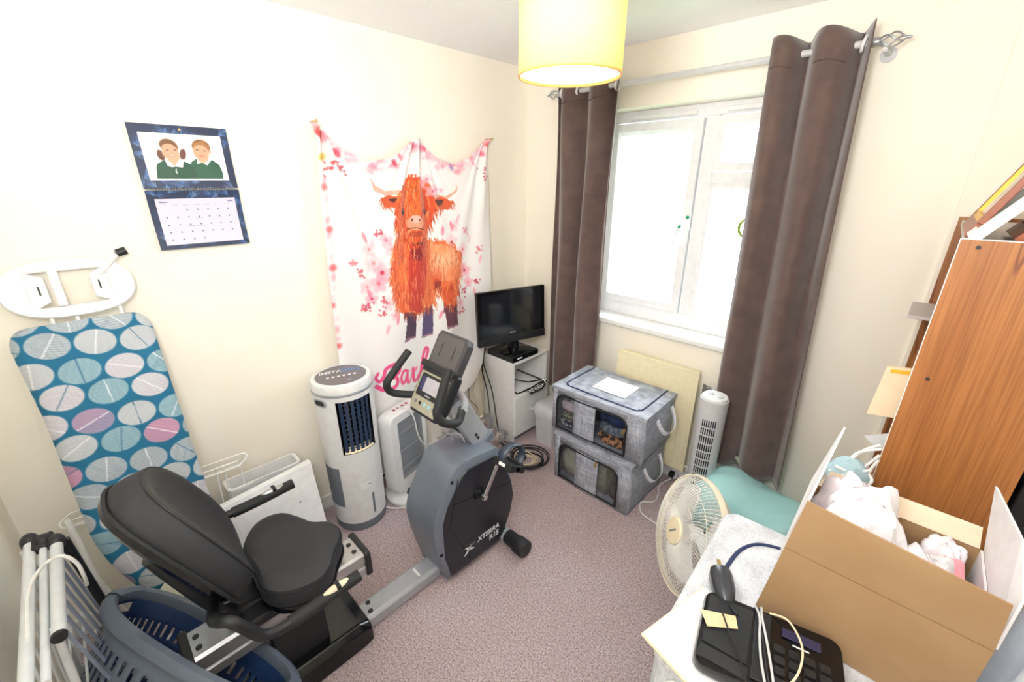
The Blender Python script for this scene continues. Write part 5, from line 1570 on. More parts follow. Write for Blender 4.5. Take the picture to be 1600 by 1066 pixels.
# console post
p0 = Vector((BX, 1.135, .585)); p1 = Vector((BX, .985, .855))
dd = (p1-p0).normalized()
b = B(); xx = Vector((1, 0, 0)); nn_ = dd.cross(xx)
b.prism(rrect(.056, .098, .010), lambda x, y: p0+xx*x+nn_*y, lambda x, y: p1+xx*x+nn_*y); b.out('console_post', m_silver, bk, bevel=.002)
b = B(); b.prism(rrect(.085, .125, .016), lambda x, y: p0+dd*-.02+xx*x+nn_*y, lambda x, y: p0+dd*.022+xx*x+nn_*y); b.out('post_collar', mat('graphite_plastic', (116, 124, 137), .35, .3), bk, bevel=.004)
for t in (.055, .078):
    for s_ in (.028,):
        c_ = p0+dd*t+xx*(-.012+ (t-.055)*.9)-nn_*.0
        cA = p0+dd*t+xx*s_+nn_*(-.01)
        B().lathe(cA, [(.008, 0), (.008, .003), (.004, .005), (0, .005)], 14, axis=Matrix.Rotation(PI/2, 3, 'Y')).out('bolt', m_black, bk)
# handlebar: silver cross bracket and two bent foam grips
hbp = Vector((BX, .965, .86))
cross = spline([(BX-.15, .95, .845), (BX-.08, 1.0, .875), (BX, 1.015, .885), (BX+.08, .985, .89), (BX+.15, .93, .895)], 6)
B().tube(cross, .0145, 14).out('handlebar_tube', m_silver, bk)
hl = [plane_hit(655, 615, 0, BX-.15), plane_hit(628, 616, 0, -1.52), plane_hit(610, 612, 0, -1.54), plane_hit(604, 600, 0, -1.54), plane_hit(612, 586, 0, -1.54), plane_hit(626, 566, 0, -1.54), plane_hit(639, 548, 0, -1.54)]
hl[0] = Vector((BX-.14, .95, .846))
B().tube(spline(hl, 5), .0165, 14).out('foam_grip', m_rubber, bk)
xr_ = -1.13
hr_ = [Vector((BX+.13, .936, .893)), plane_hit(715, 660, 0, -1.16), plane_hit(694, 661, 0, xr_), plane_hit(683, 648, 0, xr_), plane_hit(687, 628, 0, xr_), plane_hit(694, 602, 0, xr_), plane_hit(701, 577, 0, xr_)]
B().tube(spline(hr_, 5), .0165, 14).out('foam_grip', m_rubber, bk)
# console: measured plane facing the rider, tilted back; local x = width, y = up the face, z = outward
cn = frame_m((-1.362, .925, .932), (1, 0, 0), (0, .52, .855))
# lower display body
bd_ = [(-.085, -.135), (.085, -.135), (.105, -.09), (.108, .07), (.085, .085), (-.085, .085), (-.108, .07), (-.105, -.09)]
b = B(cn).loft([[(x*.8, y*.85, -.06) for x, y in bd_], [(x, y, -.035) for x, y in bd_], [(x, y, .0) for x, y in bd_], [(x*.96, y*.96, .010) for x, y in bd_]]); b.out('console_body', m_black, bk, smooth=False, bevel=.004)
fc_ = [(-.078, -.122), (.078, -.122), (.094, -.086), (.096, .045), (-.096, .045), (-.094, -.086)]
b = B(cn).prism(fc_, lambda x, y: (x, y, .009), lambda x, y: (x, y, .0125)); b.out('console_fascia', mat('champagne_plastic', (164, 158, 138), .4), bk, smooth=False, bevel=.002)
B(cn).prism(rrect(.16, .098, .008), lambda x, y: (x, y-.012, .012), lambda x, y: (x, y-.012, .0145)).out('display_frame', m_black, bk, smooth=False)
B(cn).box(-.045, .06, -.038, .025, .0145, .0155).out('lcd_screen', mat('lcd_grey', (176, 172, 178), .2), bk, smooth=False)
B(cn).box(-.072, -.047, -.038, .025, .0145, .0153).out('lcd_edge', mat('lcd_violet', (60, 58, 96), .2), bk, smooth=False)
text_mesh('console_brand', 'XTERRA', .010, cn @ Matrix.Translation((0.0, -.051, .0148)), m_logo, bk, .0002)
for k, mm in enumerate((m_grey, m_black, mat('cyan_button', (140, 200, 220), .4), mat('cyan_button', (140, 200, 220), .4), m_grey)):
    B(cn).lathe((-.062+.031*k, -.088, .0125), [(.008, 0), (.0075, .002), (0, .0025)], 16).out('button', mm, bk)
# upper reading rack
up2 = [(-.098, .075), (.098, .075), (.10, .21), (.088, .235), (-.088, .235), (-.10, .21)]
b = B(cn).loft([[(x*.9, y*.97, -.05) for x, y in up2], [(x, y, -.02) for x, y in up2], [(x, y, .003) for x, y in up2]]); rk_ = b.out('reading_rack', mat('console_grey', (62, 60, 62), .5), bk, smooth=False, bevel=.006)
B(cn).prism([(x*.86, .155+(y-.155)*.84) for x, y in up2], lambda x, y: (x, y, .002), lambda x, y: (x, y, .0045)).out('rack_pad', mat('rack_pad_grey', (84, 80, 80), .6), rk_, smooth=False, bevel=.002)
for s_ in (-1, 1): B(cn).box(s_*.042-.0025, s_*.042+.0025, .125, .185, .004, .0056).out('rack_slot', m_black, rk_, smooth=False)
B(cn).box(-.11, .11, .062, .09, -.01, .024).out('rack_ledge', m_black, bk, smooth=False, bevel=.005)
# cables at the console post
b = B()
b.tube(spline([(BX-.03, 1.0, .78), (BX-.13, .99, .76), (BX-.16, 1.01, .72), (BX-.08, 1.02, .70), (BX-.02, 1.05, .71), (BX-.10, 1.03, .74), (BX-.05, 1.0, .80), (BX-.02, 1.04, .72), (BX-.06, 1.06, .66), (BX-.13, 1.02, .70)], 7), .006, 8)
b.tube(spline([(BX-.11, 1.0, .70), (BX-.07, 1.05, .65), (BX-.03, 1.08, .625), (BX-.05, 1.04, .70)], 6), .006, 8)
b.out('sensor_cable', m_blackcord, bk)
b = B().tube(spline([(BX-.06, 1.02, .605), (BX-.065, 1.02, .64), (BX-.03, 1.04, .645), (BX-.01, 1.05, .61)], 6), .004, 8); b.out('wire_loop', m_silver, bk)

# ================================================================ CABLES ON THE FLOOR
b = B(); rr = random.Random(6)
for k in range(5):
    r = .075+.012*k; c_ = (-1.565+rr.uniform(-.02, .02), 1.77+rr.uniform(-.02, .02))
    b.tube([(c_[0]+r*math.cos(a)*1.05, c_[1]+r*math.sin(a), .006+.007*k+.004*math.sin(2*a)) for a in np.linspace(0, 2*PI, 33)[:-1]], .0045, 8, closed=True)
b.tube(spline([(-1.66, 1.78, .01), (-1.72, 1.74, .01), (-1.80, 1.76, .01), (-1.86, 1.79, .012), (-1.90, 1.81, .02)], 6), .0045, 8)
tag(b.out('coiled_cable', m_blackcord, None), 'coil of black cable on the carpet in front of the white cabinet', 'cable')
b = B()
for k in range(3):
    r = .045+.015*k
    b.tube([(-1.58+r*math.cos(a)*1.1, 1.755+r*math.sin(a)*.9, .012+.006*k+.01*math.sin(a*2+k)) for a in np.linspace(0, 2*PI, 29)[:-1]], .0035, 7, closed=True)
tag(b.out('coiled_cable', m_creamcord, None), 'coil of cream cable tangled inside the black coil on the carpet', 'cable')
b = B().ball((-1.60, 1.745, .03), .026, .022, .02, 12, 8)
tag(b.out('cable_adapter', m_black, None), 'black adapter lump in the middle of the coiled cables', 'adapter')
def hang(pts, r, m_, label):
    b = B().tube(spline(pts, 7), r, 7); tag(b.out('hanging_cable', m_, None), label, 'cable', 'cables down the side of the cabinet')
LB = iter(['black cable hanging nearest the front edge of the white cabinet side', 'black cable hanging in the middle of the white cabinet side', 'cream cable hanging behind the black ones beside the white cabinet', 'thin cream cable hanging against the left wall beside the cabinet', 'thin black cable hanging closest to the wall beside the cabinet'])
hang([(-2.04, 1.83, .66), (-2.05, 1.815, .55), (-1.97, 1.82, .35), (-1.90, 1.80, .12), (-1.86, 1.80, .02), (-1.74, 1.82, .012), (-1.66, 1.80, .012)], .0042, m_blackcord, next(LB))
hang([(-2.05, 1.83, .66), (-2.06, 1.81, .5), (-2.02, 1.82, .32), (-1.96, 1.79, .1), (-1.92, 1.76, .012), (-1.80, 1.78, .012)], .0042, m_blackcord, next(LB))
hang([(-2.06, 1.825, .62), (-2.075, 1.80, .45), (-2.05, 1.79, .2), (-2.0, 1.74, .02), (-1.90, 1.68, .012), (-1.93, 1.60, .012)], .0035, m_creamcord, next(LB))
hang([(-2.07, 1.80, .5), (-2.08, 1.74, .35), (-2.07, 1.78, .15), (-2.04, 1.75, .03), (-1.98, 1.80, .015), (-1.88, 1.74, .012)], .003, m_creamcord, next(LB))
hang([(-2.06, 1.80, .52), (-2.085, 1.72, .42), (-2.08, 1.70, .3), (-2.07, 1.76, .2), (-2.05, 1.72, .08), (-2.0, 1.70, .012)], .0025, m_blackcord, next(LB))
b = B()
for k in range(2):
    b.tube([(-1.96+.07*math.cos(a)+.02*k, 1.68+.02*k, .11+.085*math.sin(a)) for a in np.linspace(-.6, PI+.8, 20)], .0035, 7)
tag(b.out('cable_loop', m_creamcord, None), 'upright loop of cream cable behind the crumpled polythene', 'cable')

# ================================================================ LAUNDRY BASKET
# the basket lies tipped back under the seat rail: rim centre, long axis, tilt about both axes
zrim = .26
BL, BWd = .64, .30
_az, _t1, _t2 = .494, -.777, -.326
bX = Vector((math.cos(_az)*math.cos(_t2), math.sin(_az)*math.cos(_t2), math.sin(_t2)))
bH = Vector((-math.sin(_az), math.cos(_az), 0))
bY = bH*math.cos(_t1)+bX.cross(bH)*math.sin(_t1)
bN = bX.cross(bY).normalized()
bc0 = Vector((-1.343, -.016, .382))
def bskp(s_, z, t, off=0):
    """point of the basket wall: s_ scale, z height up the wall, t angle, off outwards"""
    c_, s2 = math.cos(t), math.sin(t)
    a = (BL/2*s_+off)*math.copysign(abs(c_)**.75, c_); q = (BWd/2*s_+off)*math.copysign(abs(s2)**.8, s2)
    return bc0+bX*a+bY*q+bN*(z-zrim)
bsk = thing('laundry_basket', 'slate grey plastic laundry basket with slotted sides under the bike rail', 'laundry basket', (bc0.x, bc0.y-.15, 0))
NT, NZ = 168, 26
zs = np.linspace(.012, zrim-.01, NZ+1)
scl = lambda z: .80+.17*(z/zrim)
def wall(off, nm, m_):
    b = B(); vs = []; fs = []
    for z in zs:
        for j in range(NT): vs.append(bskp(scl(z), z, 2*PI*j/NT, off))
    for i in range(NZ):
        for j in range(NT):
            # slot rows: groups of upright slots, and a hand hole at each end
            zc = (zs[i]+zs[i+1])/2; jj = j % 3
            slot = (jj == 1) and ((i in (3, 4, 5, 6) or i in (9, 10, 11, 12) or i in (15, 16, 17, 18))) and (j % 42 > 4)
            t = (2*PI*(j+.5)/NT)
            hh = (i in (21, 22, 23)) and (min(abs(t-0), abs(t-2*PI)) < .17 or abs(t-PI) < .17)
            if slot or hh: continue
            fs.append((i*NT+j, i*NT+(j+1) % NT, (i+1)*NT+(j+1) % NT, (i+1)*NT+j))
    b.add(vs, fs); return b.out(nm, m_, bsk, angle=80, sol=.0015)
wall(.0012, 'outer_wall', m_baskgrey); wall(-.0012, 'inner_wall', m_blueplast)
b = B(); b.loft([[bskp(.80, .010, 2*PI*j/NT) for j in range(NT)], [bskp(.80, .014, 2*PI*j/NT) for j in range(NT)]]); b.out('basket_floor', m_blueplast, bsk)
b = B(); pr = [(-.004, -.030), (.022, -.026), (.026, -.012), (.022, .004), (.004, .010), (-.008, .004), (-.010, -.008)]
vs = []; fs = []; n = len(pr); NR = 120
for j in range(NR):
    for o_, z_ in pr: vs.append(bskp(.97, zrim+z_, 2*PI*j/NR, o_))
for j in range(NR):
    for k in range(n):
        fs.append((j*n+k, ((j+1) % NR)*n+k, ((j+1) % NR)*n+(k+1) % n, j*n+(k+1) % n))
b.add(vs, fs); b.out('rim', m_baskgrey, bsk)
for t0_ in (0, PI):
    b = B(); vs = []; fs = []
    for i, t in enumerate(np.linspace(t0_-.30, t0_+.30, 12)):
        for o_, z_ in ((-.011, -.01), (-.009, .009), (.006, .014), (.025, .007), (.029, -.012)): vs.append(bskp(.97, zrim+z_, t, o_))
        if i: fs += [((i-1)*5+k, i*5+k, i*5+k+1, (i-1)*5+k+1) for k in range(4)]
    b.add(vs, fs); b.out('handle', m_baskgrey, bsk)

# ================================================================ FOLDED CLOTHES AIRER in the near left corner
ar = thing('clothes_airer', 'folded metal clothes airer with black plastic joints in the near left corner', 'clothes airer', (-1.5, -.28, 0))
m_tubew = mat('white_tube', (222, 226, 228), .35)
def atube(p0, p1, r, nm='frame_tube', m_=m_tubew): return B().tube([p0, p1], r, 14).out(nm, m_, ar)
# near horizontal tube with black end cap towards the room
atube((-1.53, -.236, .80), (-1.175, -.236, .80), .0135); B().tube([(-1.176, -.236, .80), (-1.166, -.236, .80)], .0140, 16).out('tube_cap', m_black, ar)
atube((-1.56, -.262, .80), (-1.08, -.262, .78), .0085)
atube((-1.58, -.288, .80), (-1.04, -.288, .79), .0125)
for (x, y) in ((-1.545, -.236), (-1.57, -.262), (-1.60, -.288)):
    B().ball((x, y, .80), .026, .020, .024, 16, 10).out('corner_joint', m_black, ar)
B().box(-1.60, -1.535, -.285, -.24, .79, .812).out('corner_joint', m_black, ar, smooth=False, bevel=.006)
# upright black rail and the blue grey rungs seen beside it
B().bar((-1.545, -.222, .80), (-1.80, -.232, .22), .024, .012, (1, 0, 0)).out('upright_rail', m_black, ar, smooth=False, bevel=.003)
m_rung = mat('blue_grey_rung', (168, 180, 204), .35, .2)
for k, x in enumerate((-1.50, -1.443, -1.386, -1.329, -1.272, -1.215)):
    B().tube([(x, -.236, .79), (x-.22, -.230, .26)], .0044, 10).out('rung', m_rung, ar)
for k in range(7): B().tube([(-1.55+.07*k, -.292, .79), (-1.55+.07*k, -.33, .03)], .0035, 8).out('rung', m_tubew, ar)
for k in range(4):
    z = .62-.13*k; B().tube([(-1.60-.03*k, -.262, z), (-1.26-.03*k, -.262, z)], .0032, 8).out('drying_wire', m_tubew, ar)
atube((-1.58, -.30, .79), (-1.58, -.33, .02), .0105); atube((-1.06, -.30, .79), (-1.06, -.33, .02), .0105)
atube((-1.22, -.246, .79), (-1.26, -.30, .02), .0085)
b = B().tube(spline([plane_hit(43, 1000, 2, .88), plane_hit(43, 940, 2, .86), plane_hit(52, 905, 2, .86), plane_hit(75, 878, 2, .85), plane_hit(98, 869, 2, .86), plane_hit(120, 880, 2, .83), plane_hit(131, 900, 2, .79), plane_hit(136, 914, 2, .74)], 6), .0042, 9)
tag(b.out('power_cable', m_whitecord, None), 'thick white cable arching over the top of the folded clothes airer', 'cable')

# ================================================================ BOOKCASE
bx0, bx1, by0, by1, bz = .040, .275, 1.39, 2.262, 1.628
bkc = thing('bookcase', 'teak effect bookcase with a tall side panel against the right wall', 'bookcase', (.157, 1.83, 0))
sp1 = B().box(bx0, bx1, by0, by0+.018, 0, bz).out('side_panel', m_wood, bkc, smooth=False)
B().box(bx0-.0015, bx0, by0, by0+.018, 0, bz).out('edge_strip', m_cab, sp1, smooth=False)
B().box(bx0, bx1, by0, by0+.018, bz, bz+.0015).out('edge_strip', m_cab, sp1, smooth=False)
for x, z in ((.071, 1.612), (.071, 1.293), (.071, .60), (.245, 1.293)):
    B().lathe((x, by0, z), [(.0045, 0), (.0045, .0008), (.002, .001), (0, .0004)], 14, axis=Matrix.Rotation(PI/2, 3, 'X')).out('screw', m_black, sp1)
B().box(bx0, bx1, by1-.018, by1, 0, bz).out('side_panel', m_wood, bkc, smooth=False)
m_shelf = mat('grey_laminate', (196, 188, 184), .45)
B().box(bx0+.01, bx1, by0+.018, by1-.018, bz-.028, bz-.010).out('top_board', m_shelf, bkc, smooth=False)
for z in (1.30, .97, .64, .31, .04):
    B().box(bx0+.012, bx1-.004, by0+.018, by1-.018, z, z+.018).out('shelf', m_wood, bkc, smooth=False)
B().box(bx1-.004, bx1, by0+.018, by1-.018, 0, bz-.03).out('back_panel', m_wood, bkc, smooth=False)
b = B().box(.284, .315, 1.385, 1.95, 0, 1.45)
tag(b.out('black_board', m_black, None, smooth=False, bevel=.006), 'tall black board standing in the gap between the bookcase and the right wall', 'board')
# things sticking out of the shelves
b = B().box(-.005, .20, 1.90, 2.14, 1.3185, 1.330)
tag(b.out('grey_book', m_shelf, None, smooth=False, bevel=.002), 'thin grey book jutting from the upper shelf of the bookcase', 'book')
b = B(); rr = random.Random(5)
for k in range(4): b.box(.06, .22, 1.60+.045*k, 1.60+.045*k+.03, 1.3185, 1.3185+.18+.012*k)
for k, (y, w, h, c_) in enumerate(((1.48, .022, .20, (206, 190, 176)), (1.51, .03, .22, (232, 226, 216)), (1.55, .018, .19, (186, 166, 150)))):
    o = B().box(.058, .20, y, y+w, 1.3185, 1.3185+h).out('book', mat('book_%d' % k, c_, .6), None, smooth=False, bevel=.002)
    tag(o, ['tan book standing nearest the side panel on the upper shelf', 'thick cream book standing second on the upper shelf', 'thin brown book standing third on the upper shelf'][k], 'book', 'books on the bookcase')
# folder and papers on the shelf below
env = thing('card_envelope', 'cream card envelope with an orange strip jutting out of the bookcase', 'envelope', (.0, 1.60, .988))
Pq = [plane_hit(1386, 573, 1, 1.62), plane_hit(1430, 578, 1, 1.62), plane_hit(1400, 660, 1, 1.60), plane_hit(1354, 646, 1, 1.60)]
Pq = [Vector(p) for p in Pq]
ux = (Pq[1]-Pq[0]).normalized(); 
P4 = [Pq[0], Pq[0]+ux*.14, Pq[3]+ux*.16, Pq[3]]
B().prism([(i, 0) for i in range(4)], lambda i, j: P4[int(i)], lambda i, j: P4[int(i)]+Vector((.0, .012, 0))).out('envelope_body', mat('cream_board', (250, 226, 190), .7), env, smooth=False)
dn = (Pq[3]-Pq[0]).normalized()
Q4 = [P4[0]+ux*.012+dn*.006, P4[0]+ux*.13+dn*.006, P4[0]+ux*.13+dn*.018, P4[0]+ux*.012+dn*.018]
B().prism([(i, 0) for i in range(4)], lambda i, j: Q4[int(i)]-Vector((0, .001, 0)), lambda i, j: Q4[int(i)]).out('orange_strip', mat('orange_print', (246, 186, 40), .6), env, smooth=False)
Pq = [Vector(plane_hit(*q, 1, 1.56)) for q in ((1350, 681), (1390, 677), (1384, 700), (1372, 702))]
b = B().prism([(i, 0) for i in range(4)], lambda i, j: Pq[int(i)], lambda i, j: Pq[int(i)]+Vector((.05, .004, .01)))
tag(b.out('leaflet', mat('leaflet_paper', (236, 240, 240), .6), None, smooth=False), 'white printed leaflet poking out of the bookcase below the cream envelope', 'leaflet')
for k, pts in enumerate(([(1376, 696), (1350, 704), (1325, 722), (1300, 742)], [(1378, 702), (1340, 708), (1318, 728), (1296, 735)], [(1374, 712), (1350, 730), (1330, 738), (1305, 728)], [(1372, 720), (1358, 738), (1362, 752), (1350, 765)], [(1362, 735), (1330, 740), (1310, 746), (1296, 760)])):
    b = B().tube(spline([plane_hit(x, y, 1, 1.40-.04*(i > 1)-.05*k*.3) for i, (x, y) in enumerate(pts)], 6), .0038, 8)
    tag(b.out('white_cable', m_whitecord, None), ['highest white cable spilling from the bookcase behind the carton', 'second highest white cable spilling from the bookcase behind the carton', 'white cable crossing the middle of the tangle behind the carton', 'white cable curling down the bookcase edge behind the carton', 'lowest white cable of the tangle behind the carton'][k], 'cable', 'white cables at the bookcase')
b = B().ball((-.01, 1.36, .98), .05, .04, .05, 14, 9, .12, random.Random(3))
tag(b.out('blue_cloth', mat('pale_blue_cloth', (176, 206, 216), .9), None), 'pale blue cloth bundle under the white cables by the bookcase', 'cloth')
# picture frames leaning on the bookcase top
def pframe(name, label, y0, y1, x0, z0, hgt, lean_, w, m1, m2, m3, depth=.014):
    root = thing(name, label, 'picture frame', (x0, (y0+y1)/2, z0), 'framed pictures on the bookcase')
    d = Vector((math.sin(lean_), 0, math.cos(lean_))); n = Vector((-math.cos(lean_), 0, math.sin(lean_)))
    def pt(y, h, k): return Vector((x0, y, z0))+d*h+n*k
    def bar_(b, ya, yb, ha, hb, k0, k1):
        vs = [pt(y, h, k) for k in (k0, k1) for h in (ha, hb) for y in (ya, yb)]
        b.add(vs, [(0, 2, 3, 1), (4, 5, 7, 6), (0, 1, 5, 4), (2, 6, 7, 3), (0, 4, 6, 2), (1, 3, 7, 5)])
    b = B(); bar_(b, y0, y1, 0, w, 0, depth); bar_(b, y0, y1, hgt-w, hgt, 0, depth); bar_(b, y0, y0+w, w, hgt-w, 0, depth); bar_(b, y1-w, y1, w, hgt-w, 0, depth)
    b.out('frame_moulding', m1, root, smooth=False, bevel=.0015)
    if m2:
        v = w*.45; b = B(); bar_(b, y0+w, y1-w, w, w+v, 0, depth*.9); bar_(b, y0+w, y1-w, hgt-w-v, hgt-w, 0, depth*.9); bar_(b, y0+w, y0+w+v, w, hgt-w, 0, depth*.9); bar_(b, y1-w-v, y1-w, w, hgt-w, 0, depth*.9)
        b.out('inner_slip', m2, root, smooth=False)
    b = B(); bar_(b, y0+w, y1-w, w, hgt-w, .002, .005); b.out('picture', m3, root, smooth=False)
    return root
pic = mat('misty_picture', (150, 146, 136), .3, c2=(214, 212, 206), scale=14, mixlo=.4, mixhi=.6)
pframe('picture_frame', 'brown wooden picture frame with a gold inner edge leaning at the back', 1.50, 1.90, .058, bz-.008, .34, .42, .034, mat('brown_frame', (150, 88, 62), .4), m_gold, pic)
pframe('picture_frame', 'white picture frame leaning in front of the brown and gold one', 1.41, 1.62, .066, bz-.008, .24, .62, .02, m_white, None, pic, .022)
pframe('picture_frame', 'red wood picture frame behind the white one', 1.43, 1.66, .135, bz-.008, .22, .62, .03, m_woodred, None, pic, .018)

# ================================================================ NEAR STORAGE STACK (pale linen boxes)
sx0, sx1, sy0, sy1 = -.225, .29, .655, 1.185
def near_box(label, z0, z1):
    cx, cy = (sx0+sx1)/2, (sy0+sy1)/2
    root = thing('fabric_storage_box', label, 'storage box', (cx, cy, z0), 'pale linen storage boxes by the bookcase')
    hx_, hy_ = (sx1-sx0)/2, (sy1-sy0)/2
    M = Tz(cx, cy, 0, 3)
    b = B(M); h = z1-z0
    rr_ = rrect(2*hx_, 2*hy_, .03, 5)
    b.loft([[(x*.985, y*.985, z0) for x, y in rr_], [(x*1.01, y*1.01, z0+h*.4) for x, y in rr_], [(x, y, z1-.006) for x, y in rr_]]); b.out('fabric_body', m_tweedl, root)
    b = B(M); rl_ = rrect(2*hx_+.012, 2*hy_+.012, .035, 6)
    b.loft([[(x, y, z1-.022) for x, y in rl_], [(x, y, z1-.006) for x, y in rl_], [(x*.985, y*.985, z1-.001) for x, y in rl_], [(x*.5, y*.5, z1) for x, y in rl_]]); b.out('lid', m_tweedl, root)
    zp = [(-hx_+.055, -hy_+.02, z1+.0015), (-hx_+.055, 0, z1+.0015), (-hx_+.057, hy_-.19, z1+.0015), (-hx_+.068, hy_-.13, z1+.0015), (-hx_+.095, hy_-.085, z1+.0015), (-hx_+.14, hy_-.062, z1+.0015), (-hx_+.20, hy_-.055, z1+.0015), (hx_-.05, hy_-.055, z1+.0015)]
    b = B(M); b.tube(spline(zp, 8), .0052, 8, flat=.5); b.out('lid_zip', m_navy, root)
    out_ = rrect(2*hx_-.07, h-.07, .05, 6)
    b = B(M); b.tube([(x, -hy_*1.012-.002, z0+h/2+z) for x, z in out_], .005, 8, closed=True); b.out('window_piping', m_white, root)
    b = B(M); b.prism(out_, lambda x, z: (x, -hy_*1.01-.001, z0+h/2+z), lambda x, z: (x, -hy_*1.01-.003, z0+h/2+z)); b.out('window_panel', mat('grey_mesh', (112, 118, 124), .6, c2=(150, 156, 160), scale=40), root, smooth=False)
    return root, M
ZT = .83
near_box('topmost pale linen storage box with a navy zip under the cardboard carton', .418, ZT)
near_box('bottom pale linen storage box standing on the carpet under the carton', 0, .416)

# sheets of white card on the box lid
pA_ = Vector((-.243, .648, ZT+.006)); e1 = Vector((.235, .97, 0)).normalized(); e2 = Vector((.97, -.235, 0)).normalized()
def sheet(name, label, m_, off, s1, s2, z, th):
    b = B(); q = pA_+off
    P = [q, q+e1*s1, q+e1*s1+e2*s2, q+e2*s2]
    b.prism([(i, 0) for i in range(4)], lambda i, j: P[int(i)]+Vector((0, 0, z)), lambda i, j: P[int(i)]+Vector((0, 0, z+th)))
    return tag(b.out(name, m_, None, smooth=False, bevel=.001), label, 'card', 'white cards on the near storage box')
sheet('mount_card', 'lower cream edged card lying on the near storage box lid', m_cream, Vector((0, 0, 0)), .215, .30, -.005, .005)
sheet('mount_card', 'upper white card lying under the black telephone', m_paper, Vector((.004, .002, 0)), .212, .295, .0005, .003)

# ================================================================ TELEPHONE BASE, ADAPTER, TAG
ZP = ZT+.0105
tel = thing('telephone_base', 'black telephone answering machine with speaker grille and keypad on the white card', 'telephone', (-.03, .765, ZP))
TM = Tz(-.035, .762, ZP, 13)
b = B(TM); pr_ = rrect(.25, .175, .022, 5)
b.loft([[(x*.96, y*.96, 0) for x, y in pr_], [(x, y, .006) for x, y in pr_], [(x, y, .030+.010*(x+.125)/.25) for x, y in pr_], [(x*.975, y*.965, .038+.010*(x+.125)/.25) for x, y in pr_]]); b.out('case', m_gloss, tel, angle=50)
def ttop(x): return .0383+.010*(x*1.0+.125)/.25
b = B(TM)
b.prism([(-.115, -.045), (-.035, -.055), (-.03, .072), (-.115, .072)], lambda x, y: (x, y, ttop(x)), lambda x, y: (x, y, ttop(x)+.0018)); sg_ = b.out('speaker_panel', m_black, tel, smooth=False)
b = B(TM)
for i in range(14):
    for j in range(15):
        x = -.095+.0045*i; y = -.03+.0062*j
        if x+y*.35 > -.036 or x+y*.2 < -.098: continue
        b.box(x, x+.0022, y, y+.0030, ttop(x)+.0016, ttop(x)+.0024)
o = b.out('grille_holes', m_slot, sg_, smooth=False); o['kind'] = 'stuff'
b = B(TM).prism([(-.028, -.078), (.0, -.078), (.004, .078), (-.026, .078)], lambda x, y: (x, y, ttop(x)), lambda x, y: (x, y, ttop(x)+.004)); b.out('handset_cradle', m_black, tel, smooth=False, bevel=.002)
B(TM).box(.022, .088, .040, .062, .046, .0485).out('lcd_screen', mat('dark_violet_lcd', (48, 48, 78), .15), tel, smooth=False, bevel=.002)
B(TM).box(.040, .068, .0285, .0315, .0462, .0472).out('brand_mark', m_ltext, tel, smooth=False)
for i in range(4):
    for j in range(4):
        x = .018+.0245*i; y = .008-.0235*j
        B(TM).prism(rrect(.021, .018, .004, 2), lambda a_, c_: (x+a_, y+c_, ttop(x)-.001), lambda a_, c_: (x+a_*.9, y+c_*.9, ttop(x)+.0045)).out('key', m_black, tel, smooth=False)
b = B(TM).prism([(-.12, -.080), (-.032, -.086), (-.032, -.060), (-.118, -.052)], lambda x, y: (x, y, ttop(x)-.002), lambda x, y: (x, y, ttop(x)+.003)); b.out('front_lip', m_rubber, tel, smooth=False, bevel=.002)
# plug adapter with brass pins lying at the back of the phone
AM = Matrix.Translation((-.155, .862, ZT+.038)) @ Matrix.Rotation(math.radians(118), 4, 'Z') @ Matrix.Rotation(math.radians(6), 4, 'Y')
ad_ = thing('plug_adapter', 'black rounded plug adapter with metal pins lying behind the telephone', 'adapter', (-.155, .862, ZT+.006))
b = B(AM); b.loft([[(x, y*.5*1, z*.5) for y, z in rrect(.046, .05, .02, 4)] if False else [(x, y*s_, z*s_) for y, z in rrect(.05, .056, .02, 4)] for x, s_ in ((-.055, .35), (-.045, .7), (-.02, .95), (.02, 1.0), (.034, .92), (.040, .6))]); b.out('adapter_body', mat('smoky_black_plastic', (54, 56, 62), .25), ad_)
for (y, z) in ((-.011, -.012), (.011, -.012), (0, .012)):
    B(AM).box(.036, .066, y-.0042, y+.0042, z-.0028, z+.0028).out('pin', m_brass, ad_, smooth=False)
b = B(AM).tube(spline([(-.054, 0, 0), (-.075, -.005, .01), (-.10, -.01, .02)], 5), .003, 8); b.out('cord_stub', m_blackcord, ad_)
tg = B(TM); tg.prism([(-.128, .018), (-.062, .040), (-.055, .012), (-.110, -.014)], lambda x, y: (x, y, .0445), lambda x, y: (x, y, .0455))
tag(tg.out('beige_tag', mat('beige_label', (238, 206, 162), .7), None, smooth=False), 'beige paper tag lying on the telephone speaker grille', 'tag')
for k, (pts, m_, r) in enumerate((
    ([(-.02, .085, .045), (-.022, .05, .056), (-.012, 0, .06), (-.004, -.05, .056), (.01, -.11, .045)], m_black, .0024),
    ([(-.016, .09, .045), (-.016, .05, .061), (-.006, 0, .062), (.004, -.05, .058), (.016, -.11, .047)], m_lgrey, .0024),
    ([(-.028, .088, .045), (-.02, .05, .059), (-.018, 0, .060), (-.012, -.05, .058), (.004, -.11, .048)], m_lgrey, .0024),
    ([(.0, .086, .044), (.03, .07, .062), (.052, .02, .066), (.045, -.04, .066), (.02, -.08, .06), (-.03, -.10, .05)], m_cream, .002),
    ([(-.10, .05, .06), (-.075, .0, .052), (-.05, -.05, .052), (-.03, -.10, .045)], m_blackcord, .0018))):
    b = B(TM).tube(spline(pts, 7), r, 8)
    tag(b.out('phone_cable', m_, None), ['dark grey cable strand crossing the middle of the telephone', 'pale cable strand crossing the telephone right of the dark one', 'pale cable strand crossing the telephone left of the dark one', 'cream cable looping over the telephone keypad', 'thin black cable crossing the telephone speaker grille'][k], 'cable', 'cables lying over the telephone')

